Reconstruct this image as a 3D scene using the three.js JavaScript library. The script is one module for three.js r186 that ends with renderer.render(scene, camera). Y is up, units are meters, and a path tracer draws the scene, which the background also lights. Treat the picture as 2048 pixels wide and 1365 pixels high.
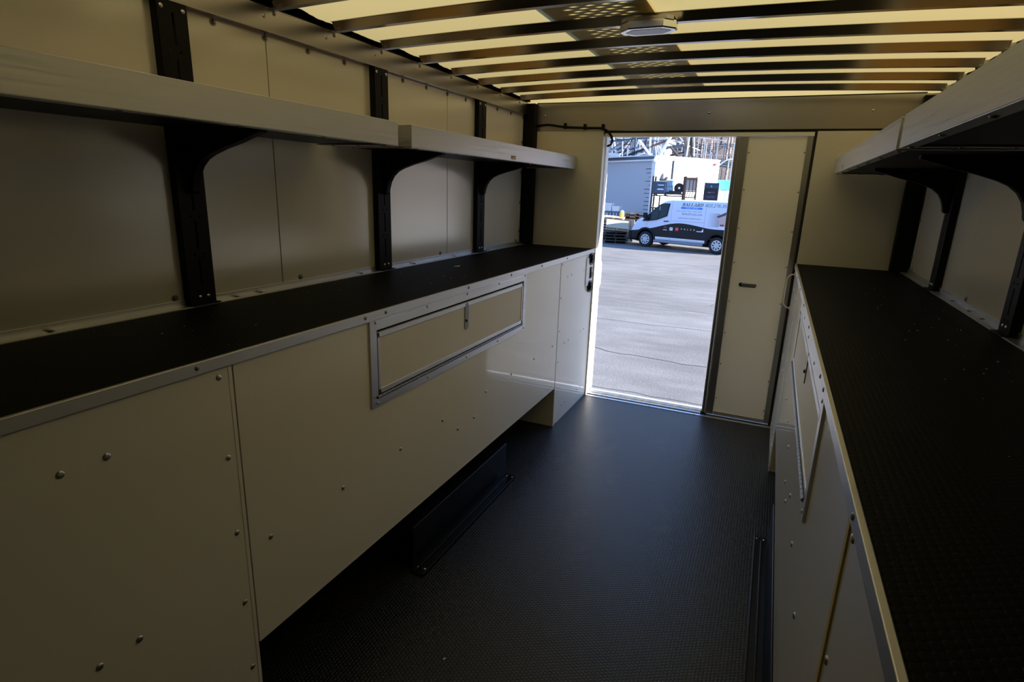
import * as THREE from 'three';
import { RoundedBoxGeometry } from 'three/addons/geometries/RoundedBoxGeometry.js';
import { mergeGeometries } from 'three/addons/utils/BufferGeometryUtils.js';
import { Brush, Evaluator, SUBTRACTION } from 'three-bvh-csg';

// ---------------------------------------------------------------- camera, sky, sun, exposure
const scene = new THREE.Scene();
const camera = new THREE.PerspectiveCamera(2 * Math.atan(682.5 / 1145.3) * 180 / Math.PI, 2048 / 1365, 0.05, 400);
camera.rotation.order = 'YXZ';
camera.position.set(0, 1.5, 0);
camera.rotation.set(-0.2632, 0.4155, 0.0333);
scene.add(camera);

const SKY = 1.4, SUN = 26.5;
{
  const w = 64, h = 128, data = new Float32Array(w * h * 4);
  for (let r = 0; r < h; r++) {
    const el = ((r + 0.5) / h - 0.5) * Math.PI, t = Math.pow(Math.max(0, Math.sin(el)), 0.55), below = el < 0;
    const c = below ? [0.34, 0.33, 0.33] : [0.64 + (0.22 - 0.64) * t, 0.90 + (0.52 - 0.90) * t, 1.38 + (1.24 - 1.38) * t];
    for (let x = 0; x < w; x++) data.set([c[0] * SKY, c[1] * SKY, c[2] * SKY, 1], (r * w + x) * 4);
  }
  const tex = new THREE.DataTexture(data, w, h, THREE.RGBAFormat, THREE.FloatType);
  tex.mapping = THREE.EquirectangularReflectionMapping;
  tex.magFilter = tex.minFilter = THREE.LinearFilter;
  tex.needsUpdate = true;
  scene.background = tex;
  scene.environment = tex;
}
const sun = new THREE.DirectionalLight(new THREE.Color(1, 0.96, 0.92), SUN);
const sunDir = new THREE.Vector3(0.928, 0.370, -0.055).normalize();
sun.position.copy(sunDir).multiplyScalar(60).add(new THREE.Vector3(-3, 0, -20));
sun.target.position.set(-3, 0, -20);
sun.castShadow = true;
sun.shadow.mapSize.set(4096, 4096);
Object.assign(sun.shadow.camera, { left: -45, right: 45, top: 30, bottom: -30, near: 1, far: 160 });
scene.add(sun, sun.target);

const renderer = new THREE.WebGLRenderer({ antialias: true });
renderer.toneMapping = THREE.LinearToneMapping;
renderer.toneMappingExposure = 1.0;
renderer.shadowMap.enabled = true;

// ---------------------------------------------------------------- helpers
let seed = 7;
const rnd = () => { seed = (seed * 1664525 + 1013904223) >>> 0; return seed / 4294967296; };
const rr = (a, b) => a + (b - a) * rnd();
const used = {};
const numbered = (n) => { const k = used[n] = (used[n] ?? -1) + 1; return k ? `${n}_${String(k).padStart(3, '0')}` : n; };
const tag = (o, label, category, group) => { o.userData.label = label; o.userData.category = category; if (group) o.userData.group = group; return o; };
function metreUV(g) {                                        // texture coordinates in metres, by the side a face looks to
  if (g.index) g = g.toNonIndexed();
  const p = g.attributes.position, n = g.attributes.normal, uv = new Float32Array(p.count * 2);
  for (let i = 0; i < p.count; i++) {
    const a = Math.abs(n.getX(i)), b = Math.abs(n.getY(i)), c = Math.abs(n.getZ(i)), x = p.getX(i), y = p.getY(i), z = p.getZ(i);
    const q = a >= b && a >= c ? [z, y] : b >= c ? [z, x] : [x, y];
    uv[i * 2] = q[0]; uv[i * 2 + 1] = q[1];
  }
  g.setAttribute('uv', new THREE.BufferAttribute(uv, 2));
  for (const k of Object.keys(g.attributes)) if (!['position', 'normal', 'uv'].includes(k)) g.deleteAttribute(k);
  return g;
}
// a box between two corners, its edges rounded by r
function bx(x0, x1, y0, y1, z0, z1, r = 0) {
  const w = Math.abs(x1 - x0), h = Math.abs(y1 - y0), d = Math.abs(z1 - z0);
  const g = r ? new RoundedBoxGeometry(w, h, d, 2, Math.min(r, w / 2.01, h / 2.01, d / 2.01)) : new THREE.BoxGeometry(w, h, d);
  return metreUV(g.translate((x0 + x1) / 2, (y0 + y1) / 2, (z0 + z1) / 2));
}
function bar(a, b, w, h = w) {                               // a square bar between two points
  const A = new THREE.Vector3(...a), B = new THREE.Vector3(...b), d = B.clone().sub(A), g = new THREE.BoxGeometry(w, h, d.length());
  return metreUV(g.applyQuaternion(new THREE.Quaternion().setFromUnitVectors(new THREE.Vector3(0, 0, 1), d.normalize())).translate((A.x + B.x) / 2, (A.y + B.y) / 2, (A.z + B.z) / 2));
}
function tube(pts, r, seg = 40, closed = false, rad = 8) {
  return metreUV(new THREE.TubeGeometry(new THREE.CatmullRomCurve3(pts.map((q) => new THREE.Vector3(...q)), closed, 'catmullrom', 0.2), seg, r, rad, closed));
}
function plate(pts, depth, holes = [], bevel = 0) {          // an outline in x, y pushed out along z
  const s = new THREE.Shape(pts.map((q) => new THREE.Vector2(...q)));
  for (const h of holes) s.holes.push(new THREE.Path(h.map((q) => new THREE.Vector2(...q))));
  return metreUV(new THREE.ExtrudeGeometry(s, { depth, bevelEnabled: bevel > 0, bevelSize: bevel, bevelThickness: bevel, bevelSegments: 1, curveSegments: 6 }));
}
const join = (...gs) => mergeGeometries(gs.flat().map((g) => (g.index ? g.toNonIndexed() : g)));
function put(name, geo, m, parent = scene) {
  const o = new THREE.Mesh(Array.isArray(geo) ? join(...geo) : geo, m);
  o.name = parent === scene ? numbered(name) : name;
  if (parent !== scene) { let k = 0; while (parent.children.some((c) => c.name === o.name)) o.name = `${name}_${String(++k).padStart(3, '0')}`; }
  o.castShadow = o.receiveShadow = true;
  parent.add(o);
  return o;
}
function thing(name, label, category, at = [0, 0, 0], turn = 0, group) {
  const o = new THREE.Group(); o.name = numbered(name); scene.add(o);
  o.position.set(...at); o.rotation.y = turn;
  return tag(o, label, category, group);
}
function struct(name, geo, m) {
  const o = geo ? put(name, geo, m) : new THREE.Group();
  if (!geo) { o.name = numbered(name); scene.add(o); }
  o.userData.kind = 'structure';
  return o;
}

// ---------------------------------------------------------------- textures and materials
function dataTex(w, h, fn, srgb = false) {
  const d = new Uint8Array(w * h * 4);
  for (let y = 0; y < h; y++) for (let x = 0; x < w; x++) {
    const v = fn(x, y), c = typeof v === 'number' ? [v, v, v] : v;
    for (let k = 0; k < 3; k++) d[(y * w + x) * 4 + k] = Math.max(0, Math.min(255, Math.round(c[k] * 255)));
    d[(y * w + x) * 4 + 3] = 255;
  }
  const t = new THREE.DataTexture(d, w, h);
  t.wrapS = t.wrapT = THREE.RepeatWrapping; t.magFilter = THREE.LinearFilter; t.minFilter = THREE.LinearMipmapLinearFilter; t.generateMipmaps = true;
  if (srgb) t.colorSpace = THREE.SRGBColorSpace;
  t.needsUpdate = true;
  return t;
}
function noiseGrid(n, cells, s) {                             // smooth noise that tiles
  const g = new Float32Array(cells * cells); let q = s >>> 0;
  for (let i = 0; i < g.length; i++) { q = (q * 1664525 + 1013904223) >>> 0; g[i] = q / 4294967296; }
  return (x, y) => {
    const u = x / n * cells, v = y / n * cells, i = Math.floor(u), j = Math.floor(v), f = u - i, h = v - j, F = f * f * (3 - 2 * f), H = h * h * (3 - 2 * h);
    const at = (a, b) => g[((b % cells + cells) % cells) * cells + ((a % cells + cells) % cells)];
    return (at(i, j) * (1 - F) + at(i + 1, j) * F) * (1 - H) + (at(i, j + 1) * (1 - F) + at(i + 1, j + 1) * F) * H;
  };
}
function canvasTex(w, h, draw, wrap = THREE.ClampToEdgeWrapping) {
  const c = document.createElement('canvas'); c.width = w; c.height = h;
  draw(c.getContext('2d'), w, h);
  const t = new THREE.CanvasTexture(c); t.colorSpace = THREE.SRGBColorSpace; t.wrapS = t.wrapT = wrap; t.anisotropy = 8;
  return t;
}
const PITCH = 0.0135, TW = 8 * PITCH, TH = 8 * PITCH * 0.866;
const coin = dataTex(256, 256, (x, y) => {                    // raised round studs in staggered rows
  const u = x / 256 * 8, v = y / 256 * 8; let best = 9;
  for (let j = Math.floor(v) - 1; j <= v + 1; j++) for (let i = Math.floor(u) - 1; i <= u + 1; i++) {
    const cx = i + (((j % 2) + 2) % 2 ? 0.5 : 0) + 0.25, cy = j + 0.5;
    best = Math.min(best, Math.hypot(u - cx, (v - cy) * 0.866));
  }
  const t = Math.min(1, Math.max(0, (0.44 - best) / 0.12));
  return 0.15 + 0.7 * t * t * (3 - 2 * t);
});
coin.repeat.set(1 / TW, 1 / TH);
const streak1 = noiseGrid(256, 128, 5), streak2 = noiseGrid(256, 24, 9);
const streaks = dataTex(256, 256, (x, y) => 0.40 + 0.30 * streak1(x * 0.03, y) + 0.22 * streak2(x * 0.1, y));
streaks.repeat.set(1 / 0.9, 1 / 0.11);
const weave = dataTex(64, 64, (x, y) => 0.5 + 0.25 * Math.sin(x / 64 * Math.PI * 16) * Math.sin(y / 64 * Math.PI * 16));
weave.repeat.set(1 / 0.03, 1 / 0.03);
const grainA = noiseGrid(256, 256, 3), grainB = noiseGrid(256, 90, 31), grainC = noiseGrid(256, 18, 77);
const grit = dataTex(256, 256, (x, y) => 0.5 * grainA(x, y) + 0.35 * grainB(x, y) + 0.15 * grainC(x, y));
grit.repeat.set(1 / 0.8, 1 / 0.8);
const floorMap = canvasTex(2048, 1024, (c, w, h) => {          // near-black rubber with dusty boot marks
  c.fillStyle = '#161718'; c.fillRect(0, 0, w, h);
  const X = (z) => (z + 4.1) / 5.6 * w, Y = (x) => h - (x + 1.75) / 2.6 * h, px = h / 2.6;
  const smudge = (x, z, a, b, turn, alpha) => {
    c.save(); c.translate(X(z), Y(x)); c.rotate(turn + 1.57);
    for (let i = 0; i < 60; i++) {
      const q = Math.sqrt(rnd()), f = rnd() * 6.283, r = rr(0.01, 0.03) * px;
      c.fillStyle = `rgba(58,47,36,${alpha * rr(0.3, 1)})`;
      c.beginPath(); c.ellipse(Math.cos(f) * q * a * px, Math.sin(f) * q * b * px, r, r * 0.7, f, 0, 6.29); c.fill();
    }
    c.restore();
  };
  for (const [x, z, t] of [[-0.72, -3.1, 0.3], [-0.62, -2.72, 0.1], [-0.66, -2.28, 0.2], [-0.58, -2.02, 0], [-0.5, -1.7, 0.3], [-0.82, -3.3, 0.2], [-0.46, -3.35, -0.2], [-0.3, -2.5, 0], [-0.42, -1.35, 0.2], [-0.9, -2.95, 0.4]]) smudge(x, z, 0.05, 0.12, t, 0.16);
  for (let i = 0; i < 500; i++) { c.fillStyle = `rgba(90,84,74,${rr(0.02, 0.12)})`; c.fillRect(rnd() * w, rnd() * h, rr(1, 4), rr(1, 4)); }
});
floorMap.repeat.set(1 / 5.6, 1 / 2.6); floorMap.offset.set(4.1 / 5.6, 1.75 / 2.6);
const asphaltMap = canvasTex(2048, 2048, (c, w, h) => {         // 14 m of worn, patched and cracked asphalt
  const a = noiseGrid(512, 6, 41), b = noiseGrid(512, 40, 43), im = c.createImageData(w, h);
  for (let y = 0; y < h; y++) for (let x = 0; x < w; x++) {
    const v = 103 + 20 * (a(x / 4, y / 3) - 0.5) + 16 * (b(x / 5, y / 2) - 0.5) + 34 * (rnd() - 0.5), k = (y * w + x) * 4;
    im.data[k] = v + 2; im.data[k + 1] = v; im.data[k + 2] = v; im.data[k + 3] = 255;
  }
  c.putImageData(im, 0, 0);
  c.lineCap = 'round';
  const crack = (x, y, dx, dy, n, wd, al) => {
    c.strokeStyle = `rgba(38,36,38,${al})`; c.lineWidth = wd; c.beginPath(); c.moveTo(x, y);
    for (let i = 0; i < n; i++) { x += dx + rr(-9, 9); y += dy + rr(-8, 8); c.lineTo(x, y); }
    c.stroke();
  };
  for (const [y, s] of [[300, 3], [560, -2], [820, 4], [1080, 2], [1240, -3], [1500, 5], [1760, 2], [1930, 1]]) crack(-10, y, 26, s, 84, rr(3, 6), 0.85);
  for (let i = 0; i < 24; i++) crack(rnd() * w, rnd() * h, rr(-16, 16), rr(-12, 12), 18, rr(2, 4), 0.6);
  for (let i = 0; i < 60; i++) { c.fillStyle = `rgba(205,200,198,${rr(0.04, 0.12)})`; c.beginPath(); c.ellipse(rnd() * w, rnd() * h, rr(10, 110), rr(4, 22), rr(-0.3, 0.3), 0, 6.29); c.fill(); }
}, THREE.MirroredRepeatWrapping);
asphaltMap.repeat.set(1 / 14, 1 / 14);
const hillMap = canvasTex(512, 512, (c, w, h) => {
  c.fillStyle = '#6e6058'; c.fillRect(0, 0, w, h);
  for (let i = 0; i < 5000; i++) { const v = rr(-40, 60); c.fillStyle = `rgba(${120 + v},${106 + v},${98 + v},.5)`; c.fillRect(rnd() * w, rnd() * h, rr(2, 9), rr(1, 5)); }
}, THREE.RepeatWrapping);
hillMap.repeat.set(1 / 8, 1 / 8);
const barkMap = dataTex(64, 128, (x, y) => { const v = 0.30 + 0.22 * streak1(x * 4, y * 0.2) + 0.1 * grainA(x * 2, y * 2); return [v, v * 0.93, v * 0.9]; }, true);

const S = (o) => new THREE.MeshStandardMaterial(o), P = (o) => new THREE.MeshPhysicalMaterial(o);
const lin = (r, g, b) => new THREE.Color().setRGB(r, g, b);
const M = {
  panel: P({ color: lin(0.80, 0.77, 0.68), roughness: 0.42, clearcoat: 0.8, clearcoatRoughness: 0.05 }),
  wallPanel: P({ color: lin(0.72, 0.69, 0.605), roughness: 0.2, metalness: 0.28, ior: 1.7 }),
  corner: P({ color: lin(0.62, 0.60, 0.53), roughness: 0.45, clearcoat: 0.35, clearcoatRoughness: 0.25 }),
  shell: S({ color: lin(0.25, 0.25, 0.25), roughness: 0.8 }),
  dark: S({ color: lin(0.012, 0.012, 0.013), roughness: 0.6 }),
  backWall: S({ color: lin(0.05, 0.05, 0.05), roughness: 0.7 }),
  alu: S({ color: lin(0.62, 0.62, 0.62), metalness: 1, roughness: 0.62, roughnessMap: streaks, bumpMap: streaks, bumpScale: 0.00003 }),
  aluUp: S({ color: lin(0.40, 0.40, 0.39), metalness: 1, roughness: 0.38 }),
  polished: S({ color: lin(0.82, 0.82, 0.81), metalness: 1, roughness: 0.24 }),
  galv: S({ color: lin(0.55, 0.53, 0.5), metalness: 1, roughness: 0.22 }),
  rail: S({ color: lin(0.36, 0.33, 0.31), metalness: 1, roughness: 0.27 }),
  header: S({ color: lin(0.46, 0.44, 0.40), metalness: 1, roughness: 0.3 }),
  black: P({ color: lin(0.005, 0.005, 0.0055), roughness: 0.5, specularIntensity: 0.3 }),
  blackGloss: P({ color: lin(0.004, 0.004, 0.006), roughness: 0.32, specularIntensity: 0.5 }),
  mat: P({ color: lin(0.0025, 0.0025, 0.0025), roughness: 0.6, specularIntensity: 0.2, bumpMap: coin, bumpScale: 0.0007 }),
  floor: P({ color: lin(1, 1, 1), map: floorMap, specularIntensity: 0.8, roughness: 0.4, bumpMap: coin, bumpScale: 0.0013 }),
  screw: S({ color: lin(0.50, 0.49, 0.46), metalness: 1, roughness: 0.32 }),
  screwDark: S({ color: lin(0.24, 0.23, 0.21), metalness: 1, roughness: 0.38 }),
  roof: P({ color: lin(0.72, 0.55, 0.21), roughness: 1, transmission: 0.305, thickness: 0, side: THREE.DoubleSide }),
  hatch: P({ color: lin(0.74, 0.70, 0.62), roughness: 0.55, bumpMap: weave, bumpScale: 0.0004 }),
  leaf: P({ color: lin(0.88, 0.87, 0.83), roughness: 0.5, clearcoat: 0.25, clearcoatRoughness: 0.3 }),
  white: S({ color: lin(0.80, 0.80, 0.79), roughness: 0.4 }),
  paper: S({ color: lin(0.7, 0.7, 0.68), roughness: 0.9 }),
  latch: S({ color: lin(0.20, 0.20, 0.20), metalness: 1, roughness: 0.4 }),
  plywood: S({ color: lin(0.40, 0.23, 0.075), roughness: 0.7 }),
  seamReflection: S({ color: lin(0.62, 0.48, 0.16), roughness: 0.5 }),  // yellow of the reflection along the right panel seam, as a colour
  lens: P({ color: lin(0.9, 0.9, 0.92), roughness: 0.15, transmission: 0.6, thickness: 0.004, ior: 1.49 }),
};
const bump6 = new THREE.SphereGeometry(1, 10, 6, 0, Math.PI * 2, 0, Math.PI / 2);   // dome head, pole on +y
function domeOn(axis, r) {                                     // rivet head that points along an axis
  const g = bump6.clone().scale(r, r * 0.5, r);
  if (axis === 'x') g.rotateZ(-Math.PI / 2); if (axis === '-x') g.rotateZ(Math.PI / 2); if (axis === 'z') g.rotateX(Math.PI / 2); if (axis === '-y') g.rotateX(Math.PI);
  return metreUV(g);
}
function washered(axis, r) {                                   // screw head on a washer
  const g = join(metreUV(new THREE.CylinderGeometry(r, r, 0.002, 14).translate(0, 0.001, 0)), metreUV(bump6.clone().scale(r * 0.62, r * 0.5, r * 0.62).translate(0, 0.002, 0)), metreUV(new THREE.CylinderGeometry(r * 0.3, r * 0.3, 0.001, 6).translate(0, r * 0.5 + 0.0016, 0)));
  if (axis === 'x') g.rotateZ(-Math.PI / 2); if (axis === '-x') g.rotateZ(Math.PI / 2); if (axis === 'z') g.rotateX(Math.PI / 2);
  return g;
}
const heads = {};
function head(name, kind, axis, r, m, parent, at) {
  const key = kind + axis + r, g = heads[key] ??= (kind === 'dome' ? domeOn : washered)(axis, r);
  const o = put(name, g, m, parent); o.position.set(...at); return o;
}

// ---------------------------------------------------------------- the truck body: walls, floor, roof
const WL = -1.69, WR = 0.735, ZF = -3.972, ZB = 1.35, H = 1.095;
struct('floor', [bx(-1.75, 0.8, -0.05, 0, -3.955, ZB)], M.floor);
const seams = [-3.9, -2.866, -1.633, -0.4, 0.83, ZB];
function sideWall(name, s) {
  const x = s < 0 ? WL : WR, w = struct(name);
  put('outer_skin', [bx(x + s * 0.03, x + s * 0.07, -0.1, s < 0 ? 2.085 : 2.060, -4.03, ZB + 0.05)], M.shell, w);
  for (let i = 0; i < seams.length - 1; i++) {
    const a = seams[i] + 0.002, b = seams[i + 1] - 0.002, p = put('wall_panel', [bx(x, x + s * 0.029, 0.0, 2.02, a, b, 0.001)], M.wallPanel, w);
    const zs = [];
    for (let z = -3.89; z < 1.2; z += 0.2055) if (z > a && z < b && ![-3.225, -2.248, -1.266, -0.285].some((u) => Math.abs(u - z) < 0.065)) zs.push(z);
    for (const z of zs) head('screw', 'washer', s < 0 ? 'x' : '-x', 0.011, M.screwDark, p, [x, 1.968, z]);
    for (const z of [-3.83, -3.31, -2.79, -2.25, -1.725, -1.188, -0.65]) if (z > a && z < b && ![-3.225, -2.248, -1.266, -0.285].some((u) => Math.abs(u - z) < 0.06)) head('screw', 'washer', s < 0 ? 'x' : '-x', 0.011, M.screwDark, p, [x, 1.126, z]);
    if (i === 0) for (const y of [1.806, 1.6, 1.393, 1.192]) head('screw', 'washer', s < 0 ? 'x' : '-x', 0.010, M.screwDark, p, [x, y, -3.884]);
  }
  return w;
}
sideWall('wall_left', -1);
sideWall('wall_right', 1);

// the roof rails above the walls, with bolts
function roofRail(n, s) {
  const x = s < 0 ? WL : WR, dy = s < 0 ? 0 : -0.012, g = struct(`trim_${n}`);
  put('rail_face', [bx(x - s * 0.016, x - s * 0.020, 1.985 + dy, 2.062 + dy, -3.97, ZB, 0.0015), bx(x - s * 0.030, x - s * 0.016, 1.982 + dy, 1.9865 + dy, -3.97, ZB, 0.001), bx(x + s * 0.01, x - s * 0.019, 2.06 + dy, 2.064 + dy, -3.97, ZB)], M.rail, g);
  put('upper_rail', [bx(x + s * 0.03, x + s * 0.002, 2.03 + dy, s < 0 ? 2.09 : 2.064, -3.97, ZB)], M.dark, g);
  for (let k = -1; k < 10; k++) {
    const z = -1.66 - 0.303 * k + 0.303;
    if (z < -3.9) break;
    head('bolt', 'dome', s < 0 ? 'x' : '-x', 0.008, M.screwDark, g, [x - s * 0.02, 2.05 + dy, z]);
    head('bolt', 'dome', s < 0 ? 'x' : '-x', 0.007, M.screw, g, [x - s * 0.02, 2.032 + dy, z + 0.045]);
  }
}
roofRail(3, -1);
roofRail(4, 1);

const bowY = (x) => 2.0525 - 0.0064 * (x + 0.48) + 0.0235 * (1 - ((x + 0.48) / 1.2) ** 2);   // underside of the roof bows
const BOWS = []; for (let k = 0; k < 18; k++) { const z = -3.768 + 0.3025 * k; if (z < ZB) BOWS.push(z); }
const ceiling = struct('ceiling'), ZR = -0.9, RH = 0.029;                  // the translucent sheet ends at ZR, unseen roof behind is closed to dim the near end
{
  const sheet = new THREE.PlaneGeometry(2.6, ZR + 4.0, 60, 56), p = sheet.attributes.position;
  for (let i = 0; i < p.count; i++) {
    const x = p.getX(i) - 0.48, z = p.getY(i) + (ZR - 4.0) / 2, top = bowY(Math.max(-1.7, Math.min(0.76, x))) + RH, f = Math.max(0, Math.min(1, (-3.86 - z) / 0.13));
    p.setXYZ(i, x, top + (2.067 - top) * f * f, z);
  }
  sheet.computeVertexNormals();
  put('roof_sheet', metreUV(sheet), M.roof, ceiling);
  put('closed_roof', [bx(-1.76, 0.81, 2.112, 2.15, ZR - 0.02, ZB + 0.05)], M.shell, ceiling);
  // bows: channels bent to the roof's curve, open to the front
  const xs = []; for (let i = 0; i <= 40; i++) xs.push(-1.655 + (0.70 + 1.655) * i / 40);
  // hat section, bent to the roof's curve: two flanges under the sheet, two sloping sides, a flat underside
  const outer = [[0.026, RH - 0.002], [0.017, RH - 0.002], [0.0, 0.0], [-0.026, 0.0], [-0.043, RH - 0.002], [-0.052, RH - 0.002]];
  const hat = [...outer, ...[...outer].reverse().map(([z, y], i) => [z + [0, 0.002, 0.001, -0.001, -0.002, 0][i], y + 0.0018])];
  const hv = [], hi = [], hn = hat.length;
  for (const x of xs) for (const [z, y] of hat) hv.push(x, bowY(x) + y, z);
  for (let i = 0; i < xs.length - 1; i++) for (let j = 0; j < hn; j++) { const a = i * hn + j, b = i * hn + (j + 1) % hn; hi.push(a, b, a + hn, b, b + hn, a + hn); }
  let bowGeo = new THREE.BufferGeometry(); bowGeo.setAttribute('position', new THREE.Float32BufferAttribute(hv, 3)); bowGeo.setIndex(hi); bowGeo = bowGeo.toNonIndexed(); bowGeo.computeVertexNormals(); bowGeo = metreUV(bowGeo);
  const clip = (x0, x1, x) => join(bx(x0, x1, bowY(x) + 0.002, bowY(x) + RH - 0.003, -0.030, 0.004, 0.003));
  const clips = join(clip(-1.675, -1.64, -1.65), clip(0.685, 0.72, 0.70));
  for (const z of BOWS) {
    const b = put('roof_bow', bowGeo, M.galv, ceiling); b.position.z = z;
    put('bow_clip', clips, M.header, b);
  }
  // the ragged bead of black sealant along both edges of the sheet
  for (const s of [-1, 1]) {
    const e = s < 0 ? -1.70 : 0.75, pts = [];
    for (let z = -3.97; z < ZB; z += 0.02) pts.push([z, 0.024 + 0.030 * (0.5 + 0.5 * Math.sin(z * 20.8)) * (0.55 + 0.45 * Math.sin(z * 7.1 + 1)) + 0.006 * rnd() + (s < 0 ? 0.012 : 0)]);
    const out = [...pts.map(([z, w]) => [z, w]), [ZB, -0.06], [-3.97, -0.06]];
    const g = plate(out, 0.004);
    // outline (z, inwards) laid under the sheet
    const m = new THREE.Matrix4().makeBasis(new THREE.Vector3(0, 0, 1), new THREE.Vector3(-s, 0, 0), new THREE.Vector3(0, s < 0 ? -1 : 1, 0));
    g.applyMatrix4(m);
    put('sealant_bead', metreUV(g.translate(e, bowY(e) + RH - 0.005, 0)), M.dark, ceiling);
  }
}

// front bulkhead: header, corner panels, outer skin round the doorway
const front = struct('wall_front');
put('header_panel', [bx(-1.70, 0.745, 1.883, 2.064, ZF, -4.0, 0.002)], M.header, front);
put('header_gap_line', [bx(-1.62, 0.66, 2.0635, 2.0685, ZF + 0.003, -3.99)], M.dark, front);  // thin dark strip drawn along the gap above the header
put('header_gap', [bx(-1.70, 0.745, 1.868, 1.884, ZF - 0.012, -4.0)], M.dark, front);
put('upper_skin', [bx(-1.76, 0.81, 1.872, 2.062, -4.0, -4.04)], M.shell, front);
put('side_skin', [bx(-1.76, -1.128, -0.1, 1.9, -4.03, -4.06), bx(0.145, 0.81, -0.1, 1.9, -4.03, -4.05)], M.shell, front);
put('added_shade_hood', [bx(-1.25, 0.8, 1.86, 1.95, -4.04, -4.14, 0.004)], M.white, front);  // unseen hood, added so that its shadow falls on the upper jamb
put('corner_panel', [bx(-1.612, -1.128, 0, 1.882, ZF, -4.03, 0.0025)], M.corner, front);
put('corner_panel', [bx(0.159, 0.646, 0, 1.872, ZF, -4.03, 0.0025)], M.corner, front);
put('jamb_trim', [bx(-1.135, -1.121, 0.02, 1.872, -4.034, -4.105, 0.002), bx(-1.135, -1.124, 0.02, 1.872, -4.028, -4.034)], M.white, front);
for (const [x, y] of [[-1.558, 1.984], [-0.464, 1.983], [0.42, 1.98]]) head('rivet', 'dome', 'z', 0.007, M.screw, front, [x, y, ZF]);
const post1 = put('corner_post', [bx(-1.689, -1.613, 1.097, 2.06, -3.916, -3.985, 0.002)], M.black); tag(post1, 'tall black steel corner post between the left wall and the corner panel', 'post');
const post2 = put('corner_post', [bx(0.646, 0.734, 1.097, 2.048, -3.93, -3.985, 0.002)], M.black); tag(post2, 'tall black steel corner post between the right wall and the corner panel', 'post');
const back = struct('wall_back');
put('bulkhead', [bx(-1.76, 0.81, -0.1, 2.15, ZB, ZB + 0.05)], M.backWall, back);

// doorway: head trim, threshold, sliding door leaf
const trim1 = struct('trim_1');
put('head_trim', [bx(-1.12, 0.145, 1.845, 1.869, -3.982, -4.03, 0.002)], M.leaf, trim1);
put('side_gap', [bx(0.143, 0.160, 0, 1.87, -3.99, -4.035)], M.dark, trim1);
const sill = struct('trim_2');
put('floor_edge_strip', [bx(-1.13, 0.158, -0.05, 0.003, -3.948, -3.972, 0.0015)], M.alu, sill);
for (const x of [-0.954, -0.644, -0.334, -0.031]) head('rivet', 'dome', 'y', 0.006, M.screw, sill, [x, 0.003, -3.952]);
put('track_gap', [bx(-1.13, 0.158, -0.08, -0.03, -3.972, -4.0)], M.dark, sill);
put('sill_plate', [bx(-1.13, 0.158, -0.06, 0.004, -4.0, -4.10, 0.002), bx(-1.13, 0.158, 0.003, 0.012, -4.03, -4.036, 0.001), bx(-1.13, 0.158, 0.003, 0.010, -4.065, -4.071, 0.001)], M.alu, sill);
put('front_lip', [bx(-1.13, 0.158, -0.12, 0.002, -4.10, -4.125, 0.003)], M.white, sill);
const door = struct('door_1');
put('door_panel', [bx(-0.22, 0.115, 0.03, 1.842, -3.992, -4.024)], M.leaf, door);
put('edge_stile', [bx(-0.262, -0.213, 0.014, 1.846, -3.982, -4.028, 0.003)], M.aluUp, door);
put('edge_seal', [bx(-0.290, -0.262, 0.014, 1.843, -3.986, -4.026, 0.006), bx(-0.268, -0.258, 0.014, 1.843, -3.979, -3.99, 0.003)], M.aluUp, door);
put('rear_stile', [bx(0.112, 0.143, 0.014, 1.846, -3.984, -4.028, 0.002)], M.aluUp, door);
put('bottom_rail', [bx(-0.215, 0.115, 0.014, 0.04, -3.984, -4.028, 0.002)], M.alu, door);
put('bottom_seal', [bx(-0.295, -0.255, 0.0, 0.022, -3.985, -4.02, 0.002)], M.dark, door);
for (const y of [1.751, 1.527, 1.291, 1.072, 0.816, 0.601, 0.383, 0.135]) head('rivet', 'dome', 'z', 0.0045, M.screwDark, door, [-0.204, y, -3.992]);
for (const y of [1.753, 1.523, 1.285, 1.065, 0.83, 0.597, 0.307, 0.1]) head('rivet', 'dome', 'z', 0.0045, M.screwDark, door, [0.106, y, -3.992]);
const slot = (x0, x1, y0, y1) => { const r = (y1 - y0) / 2, q = []; for (let i = 0; i <= 8; i++) { const a = Math.PI / 2 + Math.PI * i / 8; q.push([x0 + r + Math.cos(a) * r, y0 + r + Math.sin(a) * r]); } for (let i = 0; i <= 8; i++) { const a = -Math.PI / 2 + Math.PI * i / 8; q.push([x1 - r + Math.cos(a) * r, y0 + r + Math.sin(a) * r]); } return q; };
const pull = put('door_pull', plate(slot(-0.158, -0.053, 0.921, 0.945), 0.003, [], 0.001).translate(0, 0, -3.991), M.black, door);
put('pull_lever', [plate(slot(-0.142, -0.052, 0.927, 0.944), 0.005, [], 0.001).translate(0, 0, -3.988)], M.polished, pull);

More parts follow.
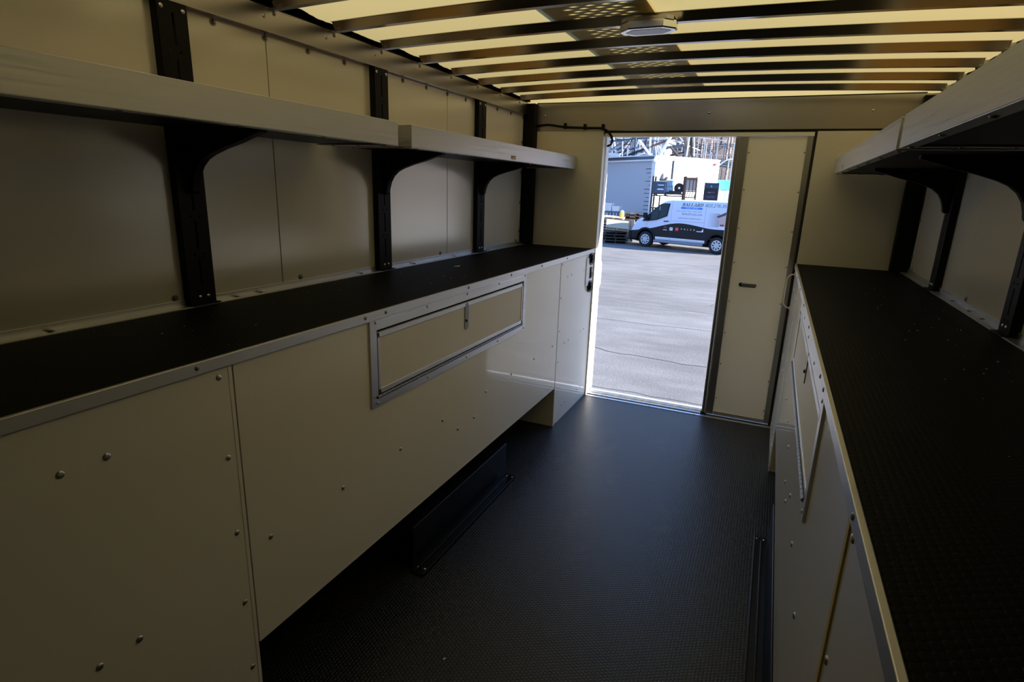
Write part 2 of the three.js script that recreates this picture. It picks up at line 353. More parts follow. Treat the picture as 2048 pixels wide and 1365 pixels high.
// ---------------------------------------------------------------- black slotted uprights and the shelves they carry
const UP = [-3.225, -2.248, -1.266, -0.285];
const places = ['farthest from the camera, nearest the doorway', 'second from the doorway', 'third from the doorway', 'nearest the camera'];
function upright(s, z, k) {
  const x = s < 0 ? WL : WR, hs = [];
  for (let y = 1.16; y < 1.93; y += 0.118) hs.push([[-0.004, y], [0.004, y], [0.004, y + 0.085], [-0.004, y + 0.085]]);
  for (let y = 1.139; y < 1.95; y += 0.118) for (const q of [-0.014, 0.014]) hs.push([[q - 0.004, y], [q + 0.004, y], [q + 0.004, y + 0.006], [q - 0.004, y + 0.006]]);
  const face = plate([[-0.047, 1.103], [0.047, 1.103], [0.047, 1.982], [-0.047, 1.982]], 0.003, hs).rotateY(s < 0 ? Math.PI / 2 : -Math.PI / 2).translate(x - s * 0.026, 0, z);
  const t = thing('slotted_upright', `black slotted steel upright on the ${s < 0 ? 'left' : 'right'} wall, ${places[k]}`, 'upright');
  put('channel', [face, bx(x, x - s * 0.028, 1.103, 1.982, z - 0.047, z - 0.044), bx(x, x - s * 0.028, 1.103, 1.982, z + 0.044, z + 0.047)], M.black, t);
  put('foot', [bx(x - s * 0.002, x - s * 0.048, 1.0985, 1.1025, z - 0.05, z + 0.05, 0.001)], M.black, t);
  for (const dz of [-0.018, 0.012]) head('screw', 'dome', s < 0 ? 'x' : '-x', 0.007, M.screw, t, [x - s * 0.029, 1.123, z + dz]);
  head('screw', 'dome', s < 0 ? 'x' : '-x', 0.007, M.screw, t, [x - s * 0.029, 1.963, z + 0.034]);
  head('screw', 'dome', s < 0 ? 'x' : '-x', 0.007, M.screw, t, [x - s * 0.029, 1.963, z - 0.034]);
}
for (const s of [-1, 1]) UP.forEach((z, k) => upright(s, z, k));

function shelf(s, z0, z1, label, brackets, stickerAt) {
  const x = s < 0 ? WL : WR, f = s < 0 ? -1.30 : 0.273, y0 = 1.631, y1 = 1.715, t = thing('wall_shelf', label, 'shelf');
  const u = (d) => x - s * d, D = Math.abs(f - x);
  put('tray', [bx(u(0.032), u(D - 0.006), y0 + 0.006, y0 + 0.012, z0 + 0.004, z1 - 0.004), bx(u(0.032), u(0.036), y0 + 0.006, y1 - 0.004, z0 + 0.004, z1 - 0.004)], M.black, t);
  put('deck_board', [bx(u(0.036), u(D - 0.006), y0 + 0.013, y0 + 0.028, z0 + 0.005, z1 - 0.005)], M.plywood, t);
  put('lip', [bx(f, f + s * 0.004, y0, y1, z0, z1, 0.0018), bx(f, f + s * 0.034, y0, y0 + 0.004, z0, z1, 0.0015), bx(f, f + s * 0.02, y1 - 0.003, y1, z0, z1, 0.001)], M.alu, t);
  for (const [e, d] of [[z0, 1], [z1, -1]]) put('end_cap', [bx(u(0.032), f + s * 0.004, y0, y1, e, e + d * 0.004, 0.0015), bx(u(0.032), f + s * 0.034, y0 + 0.001, y0 + 0.004, e, e + d * 0.034)], M.alu, t);
  const n = 7;
  for (let i = 0; i < n; i++) head('bolt', 'dome', '-y', 0.008, M.screwDark, t, [f + s * 0.017, y0, z0 + 0.06 + (z1 - z0 - 0.12) * i / (n - 1)]);
  for (const e of [z0 + 0.017, z1 - 0.017]) for (const d of [0.1, 0.22, 0.33]) head('bolt', 'dome', '-y', 0.007, M.screwDark, t, [u(d), y0 + 0.001, e]);
  const o = [[0.029, 1.637], [0.345, 1.637], [0.345, 1.6265], [0.30, 1.614], [0.25, 1.598], [0.19, 1.583], [0.135, 1.565], [0.105, 1.551], [0.08, 1.530], [0.064, 1.505], [0.054, 1.475], [0.05, 1.455], [0.044, 1.448], [0.036, 1.448], [0.029, 1.455]];
  for (const z of brackets) {
    put('bracket', [plate(o, 0.026, [], 0.0015).scale(-s, 1, 1).translate(x, 0, z - 0.013)].map((g) => (s > 0 ? flip(g) : g)), M.black, t);
    for (const d of [0.31, 0.33]) head('bolt', 'dome', '-y', 0.006, M.screwDark, t, [u(d), 1.631, z]);
  }
  if (stickerAt) put('sticker', bx(f, f - s * 0.0006, 1.638, 1.657, stickerAt - 0.03, stickerAt + 0.03), M.sticker, t).userData.label = 'small yellowish printed sticker';
}
function flip(g) {                                             // turn the faces of mirrored geometry right side out
  for (const k of ['position', 'normal', 'uv']) { const a = g.attributes[k], n = a.itemSize; for (let i = 0; i < a.count; i += 3) for (let c = 0; c < n; c++) { const q = a.array[(i + 1) * n + c]; a.array[(i + 1) * n + c] = a.array[(i + 2) * n + c]; a.array[(i + 2) * n + c] = q; } }
  const nn = g.attributes.normal; g.computeVertexNormals(); nn.needsUpdate = true;
  return g;
}
M.sticker = S({ roughness: 0.6, map: canvasTex(64, 24, (c) => { c.fillStyle = '#b9a56a'; c.fillRect(0, 0, 64, 24); c.fillStyle = '#2e2a1c'; c.fillRect(3, 3, 58, 6); c.fillStyle = '#5a4a2c'; c.fillRect(6, 13, 34, 3); c.fillRect(6, 18, 26, 2); }, THREE.RepeatWrapping) });
M.sticker.map.repeat.set(1 / 0.06, 1 / 0.02);
shelf(-1, -1.852, 0.15, 'long aluminium-edged shelf on the left wall, the one nearer the camera', [-1.266, -0.285]);
shelf(-1, -3.945, -1.938, 'aluminium-edged shelf on the left wall, farther one ending at the corner panel', [-3.225, -2.248], -2.885);
shelf(1, -1.872, 0.15, 'long aluminium-edged shelf on the right wall, the one nearer the camera', [-1.266, -0.285]);
shelf(1, -3.93, -1.925, 'aluminium-edged shelf on the right wall, farther one beside the door', [-3.225, -2.248], -3.42);

// ---------------------------------------------------------------- worktops and the cabinets below them
function worktop(s, label, edgeScrews, railScrews) {
  const x = s < 0 ? WL : WR, f = s < 0 ? -1.130 : 0.150, t = thing('worktop', label, 'worktop'), u = (d) => x - s * d;
  put('rubber_mat', [bx(u(0.036), f + s * 0.003, H - 0.012, H, -3.968, ZB - 0.01)], M.mat, t);
  put('board', [bx(u(0.004), f + s * 0.005, 1.069, H - 0.012, -3.968, ZB - 0.01)], M.shell, t);
  put('edge_strip', [bx(f, f + s * 0.004, 1.069, 1.098, -3.968, ZB - 0.01, 0.0018), bx(f, f + s * 0.01, 1.0945, 1.0985, -3.968, ZB - 0.01, 0.0015)], M.alu, t);
  put('rear_rail', [bx(x, u(0.042), H - 0.01, 1.0985, -3.915, ZB - 0.01, 0.001), bx(x, u(0.006), 1.09, 1.117, -3.915, ZB - 0.01, 0.001)], M.alu, t);
  for (const z of edgeScrews) head('screw', 'dome', s < 0 ? 'x' : '-x', 0.0062, M.screwDark, t, [f, 1.086, z]);
  for (const z of railScrews) head('screw', 'dome', 'y', 0.009, M.screwDark, t, [u(0.016), 1.0985, z]);
}
const EDGE = [-3.947, -3.363, -2.935, -2.529, -2.096, -1.522, -1.416, -0.826, -0.4];
worktop(-1, 'black rubber topped worktop with bright metal edge along the left wall', EDGE, [-3.364, -2.921, -2.506, -2.08, -1.509, -1.407, -0.827]);
worktop(1, 'black rubber topped worktop with bright metal edge along the right wall', [-3.35, -2.931, -2.499, -2.076, -1.494, -1.387, -0.817], [-3.3, -3.2, -2.9, -2.663, -2.508, -2.299, -2.09, -1.6]);

function riv(s, parent, f, list, r = 0.0085) { for (const [y, z] of list) head('rivet', 'dome', s < 0 ? 'x' : '-x', r, M.screw, parent, [f, y, z]); }
function cabinets(s) {
  const x = s < 0 ? WL : WR, f = s < 0 ? -1.138 : 0.158, side = s < 0 ? 'left' : 'right', B = s < 0 ? 0.264 : 0.276, zs = s < 0 ? -0.921 : -0.868;
  const In = (d) => f + s * d;
  // nearest cabinet, down to the floor
  const a = thing('side_cabinet', `white floor-standing cabinet nearest the camera under the ${side} worktop`, 'cabinet');
  put('front_panel', [bx(f, In(0.012), 0.0, 1.067, zs + 0.002, ZB - 0.02, 0.003), bx(In(-0.001), In(0.004), 0, 1.069, zs, zs + 0.012, 0.002)], M.panel, a);
  put('carcass', [bx(In(0.012), x - s * 0.004, 0, 1.067, zs + 0.004, ZB - 0.02)], M.corner, a);
  riv(s, a, f, [[1.046, zs + 0.037], [0.838, zs + 0.034], [0.628, zs + 0.032], [0.418, zs + 0.03], [0.207, zs + 0.027]], 0.0075);
  riv(s, a, f, [[0.96, -0.535], [0.96, -0.618], [0.521, -0.623], [0.521, -0.54]], 0.0082);
  if (s > 0) put('seam_reflection', [bx(f - 0.003, f + 0.001, 0.0, 1.067, zs - 0.004, zs + 0.012)], M.seamReflection, a).userData.label = 'yellow strip standing for the reflection along the panel seam';  // reflection in the panel edge, built as a yellow strip
  // middle cabinet, clear of the floor, with the hatch
  const b = thing('hatch_cabinet', `wide white cabinet with flap hatch hung under the ${side} worktop`, 'cabinet');
  const z0 = s < 0 ? -2.725 : -2.71, z1 = s < 0 ? -1.437 : -1.352, y0 = 0.772, y1 = 1.069;
  const hole = [[-z1 + 0.02, y0 + 0.02], [-z0 - 0.02, y0 + 0.02], [-z0 - 0.02, y1 - 0.02], [-z1 + 0.02, y1 - 0.02]];
  const fp = plate([[-zs + 0.0045, B], [3.272, B], [3.272, 1.067], [-zs + 0.0045, 1.067]], 0.010, [hole]);
  put('front_panel', [fp.rotateY(Math.PI / 2).translate(s < 0 ? f - 0.010 : f, 0, 0)], M.panel, b);
  put('carcass', [bx(In(0.04), x - s * 0.004, B, 1.067, -3.27, zs - 0.006), bx(In(0.010), In(0.04), B, y0, -3.27, zs), bx(In(0.010), In(0.04), y1 - 0.02, 1.067, -3.27, zs), bx(In(0.010), In(0.04), y0, y1, -3.27, z0), bx(In(0.010), In(0.04), y0, y1, z1, zs)], M.corner, b);
  const mitre = (p) => plate(p, 0.006, [], 0.001).rotateY(Math.PI / 2), W = 0.034, Z = (q) => q.map(([z, y]) => [-z, y]);
  const fr = put('hatch_frame', [[[z0, y0], [z1, y0], [z1 - W, y0 + W], [z0 + W, y0 + W]], [[z0, y1], [z1, y1], [z1 - W, y1 - W], [z0 + W, y1 - W]], [[z0, y0 + 0.001], [z0 + W, y0 + W], [z0 + W, y1 - W], [z0, y1]], [[z1, y0 + 0.001], [z1 - W, y0 + W], [z1 - W, y1 - W], [z1, y1]]].map((q) => mitre(Z(q)).translate(s < 0 ? f : f - 0.006, 0, 0)), M.alu, b);
  for (let i = 0; i < 5; i++) { const z = z1 - 0.03 + (z0 - z1 + 0.05) * i / 4; head('screw', 'dome', s < 0 ? 'x' : '-x', 0.0058, M.screw, fr, [f - s * 0.007, y1 - 0.008, z]); head('screw', 'dome', s < 0 ? 'x' : '-x', 0.0058, M.screw, fr, [f - s * 0.007, y0 + 0.012, z]); }
  const dz0 = z0 + W + 0.005, dz1 = z1 - W - 0.005, dy0 = y0 + W + 0.006, dy1 = y1 - W - 0.010, dr = put('hatch_door', [bx(f + s * 0.004, f - s * 0.003, dy0, dy1, dz0, dz1)], M.hatch, b);
  put('gap', [bx(f + s * 0.03, f + s * 0.034, y0 + 0.02, y1 - 0.02, z0 + 0.02, z1 - 0.02)], M.dark, b);
  const R = 0.018, rim = (q) => bx(f, f - s * 0.006, ...q, 0.002);
  put('door_rim', [rim([dy1 - R, dy1, dz0, dz1]), rim([dy0, dy0 + R, dz0, dz1]), rim([dy0, dy1, dz0, dz0 + R * 0.7]), rim([dy0, dy1, dz1 - R * 0.7, dz1])], M.alu, dr);
  const zl = s < 0 ? -2.085 : -1.96, yc = s < 0 ? 0.966 : 0.985;
  put('latch', [plate(slot(-0.058, 0.058, -0.015, 0.015), 0.003, [], 0.0008).rotateZ(Math.PI / 2).rotateY(s < 0 ? Math.PI / 2 : -Math.PI / 2).translate(f - s * 0.0025, yc, zl), bx(f - s * 0.004, f - s * 0.012, yc - 0.025, yc - 0.013, zl - 0.005, zl + 0.005, 0.003)], M.latch, dr);
  const kn = []; for (let z = dz0; z < dz1 - 0.01; z += 0.0255) kn.push(metreUV(new THREE.CylinderGeometry(0.0055, 0.0055, 0.0235, 8).rotateX(Math.PI / 2).translate(f - s * 0.0075, y0 + W - 0.001, z + 0.012)));
  put('piano_hinge', kn, M.latch, dr);
  riv(s, b, f, s < 0 ? [[0.555, -0.991], [0.556, -1.285], [0.557, -1.599], [0.56, -1.896], [0.471, -2.025], [0.471, -2.176], [0.56, -2.294], [0.561, -2.585], [0.562, -2.896], [0.563, -3.197]]
    : [[0.61, -2.186], [0.526, -2.068], [0.607, -1.806], [0.522, -1.93], [0.606, -1.53], [0.603, -1.241], [0.61, -2.459], [0.613, -2.745], [0.606, -3.052], [0.661, -3.234], [0.859, -3.238]], 0.0075);
  // end cabinet beside the doorway, down to the floor
  const c = thing('end_cabinet', `narrow white floor-standing cabinet beside the doorway at the end of the ${side} worktop`, 'cabinet');
  put('front_panel', [bx(f, In(0.012), 0.0, 1.067, -3.969, -3.278, 0.003), bx(In(-0.0015), In(0.006), 0, 1.069, -3.29, -3.277, 0.002)], M.panel, c);
  put('carcass', [bx(In(0.012), x - s * 0.004, 0, 1.067, -3.969, -3.279)], M.corner, c);
  riv(s, c, f, [[1.052, -3.302], [0.845, -3.307], [0.633, -3.313], [0.428, -3.317], [0.217, -3.321], [0.012, -3.325], [0.966, -3.413], [0.968, -3.493], [0.966, -3.753], [0.539, -3.758], [0.539, -3.834], [0.533, -3.42], [0.535, -3.501], [0.105, -3.842], [0.104, -3.765], [0.098, -3.509], [0.097, -3.433]], 0.0065);
  // box over the wheel, with an angle along the floor
  const w = thing('wheel_box', `low black steel wheel box on the floor under the ${side} cabinets`, 'wheel box');
  const w0 = -2.552, w1 = s < 0 ? -1.672 : -1.45, wf = s < 0 ? -1.137 : 0.163;
  put('cover', [bx(wf, x - s * 0.004, 0, 0.184, w0, w1, 0.004)], M.blackGloss, w);
  const tip = s < 0 ? 0.062 : 0.055, dir = s < 0 ? 1 : -1;
  put('floor_angle', [bx(wf, wf + dir * tip, 0.0, 0.006, w0, w1 + 0.03, 0.0015), bx(wf + dir * (tip - 0.006), wf + dir * tip, 0.0, 0.014, w0, w1 + 0.03, 0.002), bx(wf + dir * 0.022, wf + dir * 0.029, 0.0, 0.020, w0 + 0.05, w1, 0.002)], M.blackGloss, w);
  for (const z of [w0 + 0.02, w1 - 0.01]) for (const q of [0.014, 0.044]) head('bolt', 'dome', 'y', 0.006, M.screw, w, [wf + dir * q, 0.006, z]);
}
cabinets(-1);
cabinets(1);

// ---------------------------------------------------------------- small fittings
{
  const t = thing('socket_plate', 'white rounded plate with two black sockets and a switch beside the doorway', 'socket plate');
  const f = -1.138, rect = (z0, z1, y0, y1, r) => { const q = []; for (const [cx, cy, a0] of [[z1 - r, y1 - r, 0], [z0 + r, y1 - r, 1], [z0 + r, y0 + r, 2], [z1 - r, y0 + r, 3]]) for (let i = 0; i <= 5; i++) { const a = (a0 + i / 5) * Math.PI / 2; q.push([cx + Math.cos(a) * r, cy + Math.sin(a) * r]); } return q; };
  put('plate', [plate(rect(3.795, 3.945, 0.85, 1.04, 0.018), 0.003, [], 0.0015).rotateY(Math.PI / 2).translate(f + 0.0015, 0, 0)], M.white, t);
  for (const y of [1.031, 0.838]) {
    const s = put('socket', metreUV(new THREE.CylinderGeometry(0.041, 0.043, 0.012, 28).rotateZ(Math.PI / 2).translate(f + 0.008, y, -3.889)), M.blackGloss, t);
    put('socket_cap', [metreUV(new THREE.CylinderGeometry(0.028, 0.030, 0.008, 24).rotateZ(Math.PI / 2).translate(f + 0.018, y, -3.889)), bx(f + 0.020, f + 0.027, y - 0.006, y + 0.006, -3.90, -3.86, 0.002)], M.black, s);
  }
  const sw = put('switch', [bx(f + 0.004, f + 0.012, 0.895, 0.975, -3.915, -3.872, 0.003)], M.black, t);
  put('rocker', [bx(f + 0.011, f + 0.017, 0.905, 0.938, -3.908, -3.879, 0.002), bx(f + 0.011, f + 0.014, 0.94, 0.968, -3.908, -3.879, 0.002)], M.blackGloss, sw);
}
function grab(x, s, z, label) {
  const y0 = 0.812, y1 = 1.028, o = 0.04 * s, c = [[x, y1, z], [x + o * 0.55, y1 - 0.006, z], [x + o * 0.93, y1 - 0.024, z], [x + o, y1 - 0.045, z], [x + o, y0 + 0.045, z], [x + o * 0.93, y0 + 0.024, z], [x + o * 0.55, y0 + 0.006, z], [x, y0, z]];
  const t = thing('grab_handle', label, 'handle');
  put('bar', tube(c, 0.0044, 60), M.white, t);
  for (const y of [y0, y1]) put('flange', metreUV(new THREE.CylinderGeometry(0.012, 0.012, 0.003, 16).rotateZ(Math.PI / 2).translate(x + s * 0.0015, y, z)), M.white, t);
}
grab(-1.128, 1, -4.0, 'thin white looped grab handle on the left side of the doorway');
grab(0.159, -1, -3.98, 'thin white looped grab handle on the right side of the doorway');
{
  const t = thing('cable', 'black cable clipped along the header and bent down at the door corner', 'cable'), z = -3.963;
  put('sheath', tube([[-1.63, 1.918, z], [-1.589, 1.920, z], [-1.54, 1.925, z], [-1.50, 1.922, z], [-1.405, 1.909, z], [-1.33, 1.905, z], [-1.26, 1.902, z], [-1.2, 1.901, z], [-1.15, 1.9, z], [-1.115, 1.889, z], [-1.088, 1.867, z - 0.004], [-1.073, 1.843, z - 0.012], [-1.072, 1.82, z - 0.03], [-1.088, 1.80, z - 0.06], [-1.115, 1.79, z - 0.08]], 0.0075, 90), M.black, t);
  for (const [x, y] of [[-1.403, 1.909], [-1.262, 1.902], [-1.135, 1.9]]) put('clip', [bx(x - 0.008, x + 0.008, y - 0.012, y + 0.025, z - 0.01, z + 0.0095, 0.003)], M.black, t);
}
{
  const t = thing('ceiling_lamp', 'oblong metal-rimmed ceiling lamp, unlit, fixed under a roof bow', 'lamp', [-0.495, bowY(-0.495), -2.215]);
  const oct = (w, d, c) => [[-w + c, -d], [w - c, -d], [w, -d + c], [w, d - c], [w - c, d], [-w + c, d], [-w, d - c], [-w, -d + c]];
  put('mounting_plate', [plate(oct(0.09, 0.05, 0.02), 0.012).rotateX(Math.PI / 2).translate(0, 0.002, 0)], M.header, t);
  put('rim', [plate(oct(0.094, 0.048, 0.035), 0.02, [oct(0.078, 0.034, 0.03)], 0.004).rotateX(Math.PI / 2).translate(0, -0.012, 0)], M.polished, t);
  put('lens', [plate(oct(0.078, 0.034, 0.03), 0.02, [], 0.003).rotateX(Math.PI / 2).translate(0, -0.014, 0)], M.lens, t);
  put('reflector', [plate(oct(0.074, 0.03, 0.028), 0.002).rotateX(Math.PI / 2).translate(0, -0.011, 0)], M.white, t);
}
// scraps left on the worktops and floor
function scrap(x, y, z, sz, label, turn = 0) {
  const q = []; for (let i = 0; i < 7; i++) { const a = i / 7 * 6.283, r = sz * (0.5 + 0.5 * rnd()); q.push([Math.cos(a) * r, Math.sin(a) * r * 0.45]); }
  const o = put('paper_scrap', plate(q, 0.0015).rotateX(-Math.PI / 2), M.paper); o.position.set(x, y, z); o.rotation.y = turn;
  tag(o, label, 'scrap');
}
scrap(-1.458, H, -2.577, 0.026, 'torn white paper scrap lying on the left worktop', 1.4);
scrap(-0.791, 0.0005, -1.331, 0.008, 'tiny white chip lying on the dark floor near the wheel box', 1.4);
{
  const m = new THREE.InstancedMesh(new THREE.BoxGeometry(0.006, 0.0012, 0.0025), M.paper, 80), d = new THREE.Object3D();
  for (let i = 0; i < 80; i++) {
    const L = i < 34; d.position.set(L ? rr(-1.62, -1.18) : rr(0.4, 0.66), H + 0.0006, L ? rr(-2.6, -0.8) : -3.1 + 2.2 * Math.pow(rnd(), 1.4)); d.rotation.y = rnd() * 6; d.scale.setScalar(rr(0.25, 0.95)); d.updateMatrix(); m.setMatrixAt(i, d.matrix);
  }
  m.name = 'shavings'; m.userData.kind = 'stuff'; m.castShadow = m.receiveShadow = true; scene.add(tag(m, 'tiny pale metal and paper shavings scattered over both black worktops', 'shavings'));
}
// perforated walkway plank that lies on the roof and shades it
{
  const hs = [];
  for (let j = 0, z = -3.80; z < 1.2; j++, z += 0.028) for (let i = 0; i < 4; i++) {
    const cx = -0.752 + (i + (j % 2 ? 0.5 : 0)) * 0.058; if (cx > -0.545) continue;
    hs.push([[cx - 0.021, -z], [cx, -z - 0.0085], [cx + 0.021, -z], [cx, -z + 0.0085]]);
  }
  const t = thing('roof_walkway', 'grey perforated metal walkway plank seen as a shadow through the roof', 'walkway');
  put('tread', [plate([[-0.852, 3.875], [-0.852, -1.3], [-0.472, -1.3], [-0.472, 3.875]], 0.003, hs).rotateX(-Math.PI / 2)], M.galv, t).position.y = bowY(-0.66) + RH + 0.003;
}

// ---------------------------------------------------------------- the yard outside
const G = -0.82;
Object.assign(M, {
  asphalt: S({ color: lin(0.86, 0.86, 0.86), map: asphaltMap, roughness: 0.92, bumpMap: grit, bumpScale: 0.004 }),
  hill: S({ color: lin(0.75, 0.75, 0.75), map: hillMap, roughness: 1, bumpMap: grit, bumpScale: 0.02 }),
  bark: S({ color: lin(1, 1, 1), map: barkMap, roughness: 1 }),
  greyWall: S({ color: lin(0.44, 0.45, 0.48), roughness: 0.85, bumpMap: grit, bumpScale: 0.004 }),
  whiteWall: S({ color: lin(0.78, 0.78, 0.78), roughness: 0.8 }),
  trimWhite: S({ color: lin(0.7, 0.7, 0.7), roughness: 0.6 }),
  slate: S({ color: lin(0.07, 0.10, 0.15), roughness: 0.6 }),
  pale: S({ color: lin(0.62, 0.66, 0.70), roughness: 0.5 }),
  rust: S({ color: lin(0.14, 0.075, 0.05), roughness: 0.85, bumpMap: grit, bumpScale: 0.003 }),
  darkSteel: S({ color: lin(0.02, 0.018, 0.018), roughness: 0.7 }),
  blueTank: S({ color: lin(0.03, 0.08, 0.16), roughness: 0.5 }),
  skyTank: S({ color: lin(0.36, 0.58, 0.78), roughness: 0.5 }),
  teal: S({ color: lin(0.12, 0.55, 0.55), roughness: 0.6 }),
  yellow: S({ color: lin(0.85, 0.62, 0.06), roughness: 0.5 }),
  wood: S({ color: lin(0.46, 0.36, 0.25), roughness: 0.9, bumpMap: grit, bumpScale: 0.003 }),
  woodDark: S({ color: lin(0.06, 0.05, 0.045), roughness: 0.95 }),
  woodBrown: S({ color: lin(0.16, 0.10, 0.06), roughness: 0.95 }),
  tyre: S({ color: lin(0.012, 0.012, 0.013), roughness: 0.8 }),
  hub: S({ color: lin(0.5, 0.52, 0.56), roughness: 0.35, metalness: 0.2 }),
  vanBlack: P({ color: lin(0.008, 0.009, 0.013), roughness: 0.55, specularIntensity: 0.5 }),
  vanWhite: P({ color: lin(0.8, 0.81, 0.83), roughness: 0.3, clearcoat: 0.6, clearcoatRoughness: 0.1 }),
  glass: P({ color: lin(0.015, 0.03, 0.035), roughness: 0.1, specularIntensity: 0.6 }),
  lampGlass: P({ color: lin(0.35, 0.5, 0.75), roughness: 0.15, clearcoat: 1 }),
});
{
  const g = new THREE.PlaneGeometry(120, 90).rotateX(-Math.PI / 2).translate(0, 0, -30);
  const p = g.attributes.position, q = g.attributes.uv;
  for (let i = 0; i < p.count; i++) q.setXY(i, p.getX(i), -p.getZ(i));
  struct('asphalt_yard', g.translate(-3, G, 0), M.asphalt);
}
{                                                              // wooded hillside behind the yard
  const g = new THREE.PlaneGeometry(130, 60, 90, 40), p = g.attributes.position, n1 = noiseGrid(100, 9, 61), n2 = noiseGrid(100, 30, 67);
  for (let i = 0; i < p.count; i++) {
    const x = p.getX(i) - 5, d = p.getY(i) + 30, u = Math.max(0, d - 3);
    p.setXYZ(i, x, G - 0.06 + u * 0.42 + Math.min(1, u / 4) * (1.4 * n1(x + 65, d) + 0.7 * n2(x + 65, d)), -45 - d);
  }
  g.computeVertexNormals();
  struct('hillside', metreUV(g), M.hill);
}
const hillY = (z) => G + Math.max(0, -45 - z - 3) * 0.42 + 0.9;

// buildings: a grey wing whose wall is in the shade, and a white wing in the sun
function wing(name, label, A, dir, len, top, depth, m) {
  const t = thing(name, label, 'building', [A[0], 0, A[1]], Math.atan2(-dir[1], dir[0]));
  return [t, len, top, depth, m];
}
const dR = [0.5513, -0.8343], dL = [-0.7651, -0.6439];
{                                                              // local x runs along the wall, its outside looks along +z
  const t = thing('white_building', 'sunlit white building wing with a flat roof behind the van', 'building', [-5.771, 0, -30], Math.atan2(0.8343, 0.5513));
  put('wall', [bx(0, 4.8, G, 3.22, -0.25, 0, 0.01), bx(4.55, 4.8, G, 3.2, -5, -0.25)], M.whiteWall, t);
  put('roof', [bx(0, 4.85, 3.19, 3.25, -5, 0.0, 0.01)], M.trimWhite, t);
  put('alarm_light', [bx(4.30, 4.54, 2.98, 3.05, 0, 0.12, 0.02)], S({ color: lin(0.5, 0.03, 0.03), roughness: 0.5 }), t);
  put('lamp_arm', [bar([4.42, 3.0, 0.05], [4.24, 2.84, 0.14], 0.035)], M.darkSteel, t);
}
{
  const t = thing('wall_sign', 'tall pale blue and white sign with lines of lettering on the white building', 'sign', [-5.771, 0, -30], Math.atan2(0.8343, 0.5513));
  put('frame', [bx(1.20, 1.245, 2.14, 3.03, 0.0, 0.075), bx(1.20, 2.05, 3.02, 3.04, 0.0, 0.06)], M.darkSteel, t);
  const tex = canvasTex(256, 320, (c, w, h) => {
    c.fillStyle = '#72c9de'; c.fillRect(0, 0, w, h);
    c.fillStyle = '#3f9dbb'; c.fillRect(36, 74, 170, 28); c.fillStyle = '#1f4f63'; c.font = 'bold italic 40px serif'; c.fillText('BALLARD', 30, 70, 182);
    c.fillStyle = '#2f6b80'; c.font = '28px sans-serif';
    ['SERVICE', 'PARTS', 'SALES'].forEach((s, i) => { c.fillRect(36, 140 + i * 62, 18, 18); c.fillText(s, 68, 160 + i * 62); });
  });
  const face = new THREE.PlaneGeometry(0.81, 0.88).translate(1.65, 2.58, 0.052);
  put('panel', [bx(1.245, 2.055, 2.14, 3.02, 0.01, 0.05)], M.pale, t);
  put('print', face, S({ map: tex, roughness: 0.6 }), t);
}
{
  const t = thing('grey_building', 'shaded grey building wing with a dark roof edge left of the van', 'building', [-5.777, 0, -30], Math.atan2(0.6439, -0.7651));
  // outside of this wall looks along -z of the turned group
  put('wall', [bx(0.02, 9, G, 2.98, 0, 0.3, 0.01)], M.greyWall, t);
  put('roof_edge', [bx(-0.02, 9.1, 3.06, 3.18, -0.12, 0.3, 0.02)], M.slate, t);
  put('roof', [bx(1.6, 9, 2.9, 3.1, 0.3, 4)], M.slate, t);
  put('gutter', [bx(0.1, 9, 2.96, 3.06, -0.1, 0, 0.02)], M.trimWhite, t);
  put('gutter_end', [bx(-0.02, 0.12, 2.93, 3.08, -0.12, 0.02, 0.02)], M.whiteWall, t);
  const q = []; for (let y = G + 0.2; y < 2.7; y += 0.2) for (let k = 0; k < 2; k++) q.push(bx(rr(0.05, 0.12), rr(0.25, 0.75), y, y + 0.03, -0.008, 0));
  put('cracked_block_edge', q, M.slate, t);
}

// storage rack with tanks, reel and bars, rusty frame, poster board, dumpster
{
  const t = thing('storage_rack', 'dark rusty steel storage rack standing before the white building', 'rack', [0, 0, 0]);
  const z = -28.8, zb = -29.5;
  for (const [x, q] of [[-5.60, z], [-4.15, z], [-5.62, zb], [-4.16, zb]]) put('post', [bar([x, G, q], [x + 0.02, 2.22, q], 0.075)], M.darkSteel, t);
  for (const y of [1.40, 1.31, 0.72, 0.62]) put('beam', [bar([-5.6, y, z], [-4.15, y + 0.02, z], 0.045), bar([-5.6, y, zb], [-4.15, y, zb], 0.045)], M.darkSteel, t);
  put('beam', [bar([-5.6, 2.07, z], [-4.9, 2.07, z], 0.02)], M.rust, t);
  put('brace', [bar([-5.2, 1.3, z], [-5.2, 0.62, z], 0.06), bar([-5.45, 1.40, z], [-5.3, 1.31, z], 0.05), bar([-5.0, 1.38, z], [-4.8, 1.3, z], 0.05)], M.darkSteel, t);
  put('shelf_deck', [bx(-5.6, -4.15, 1.42, 1.445, zb, z)], M.rust, t);
  put('shelf_deck', [bx(-5.6, -4.15, 0.74, 0.76, zb, z)], M.rust, t);
}
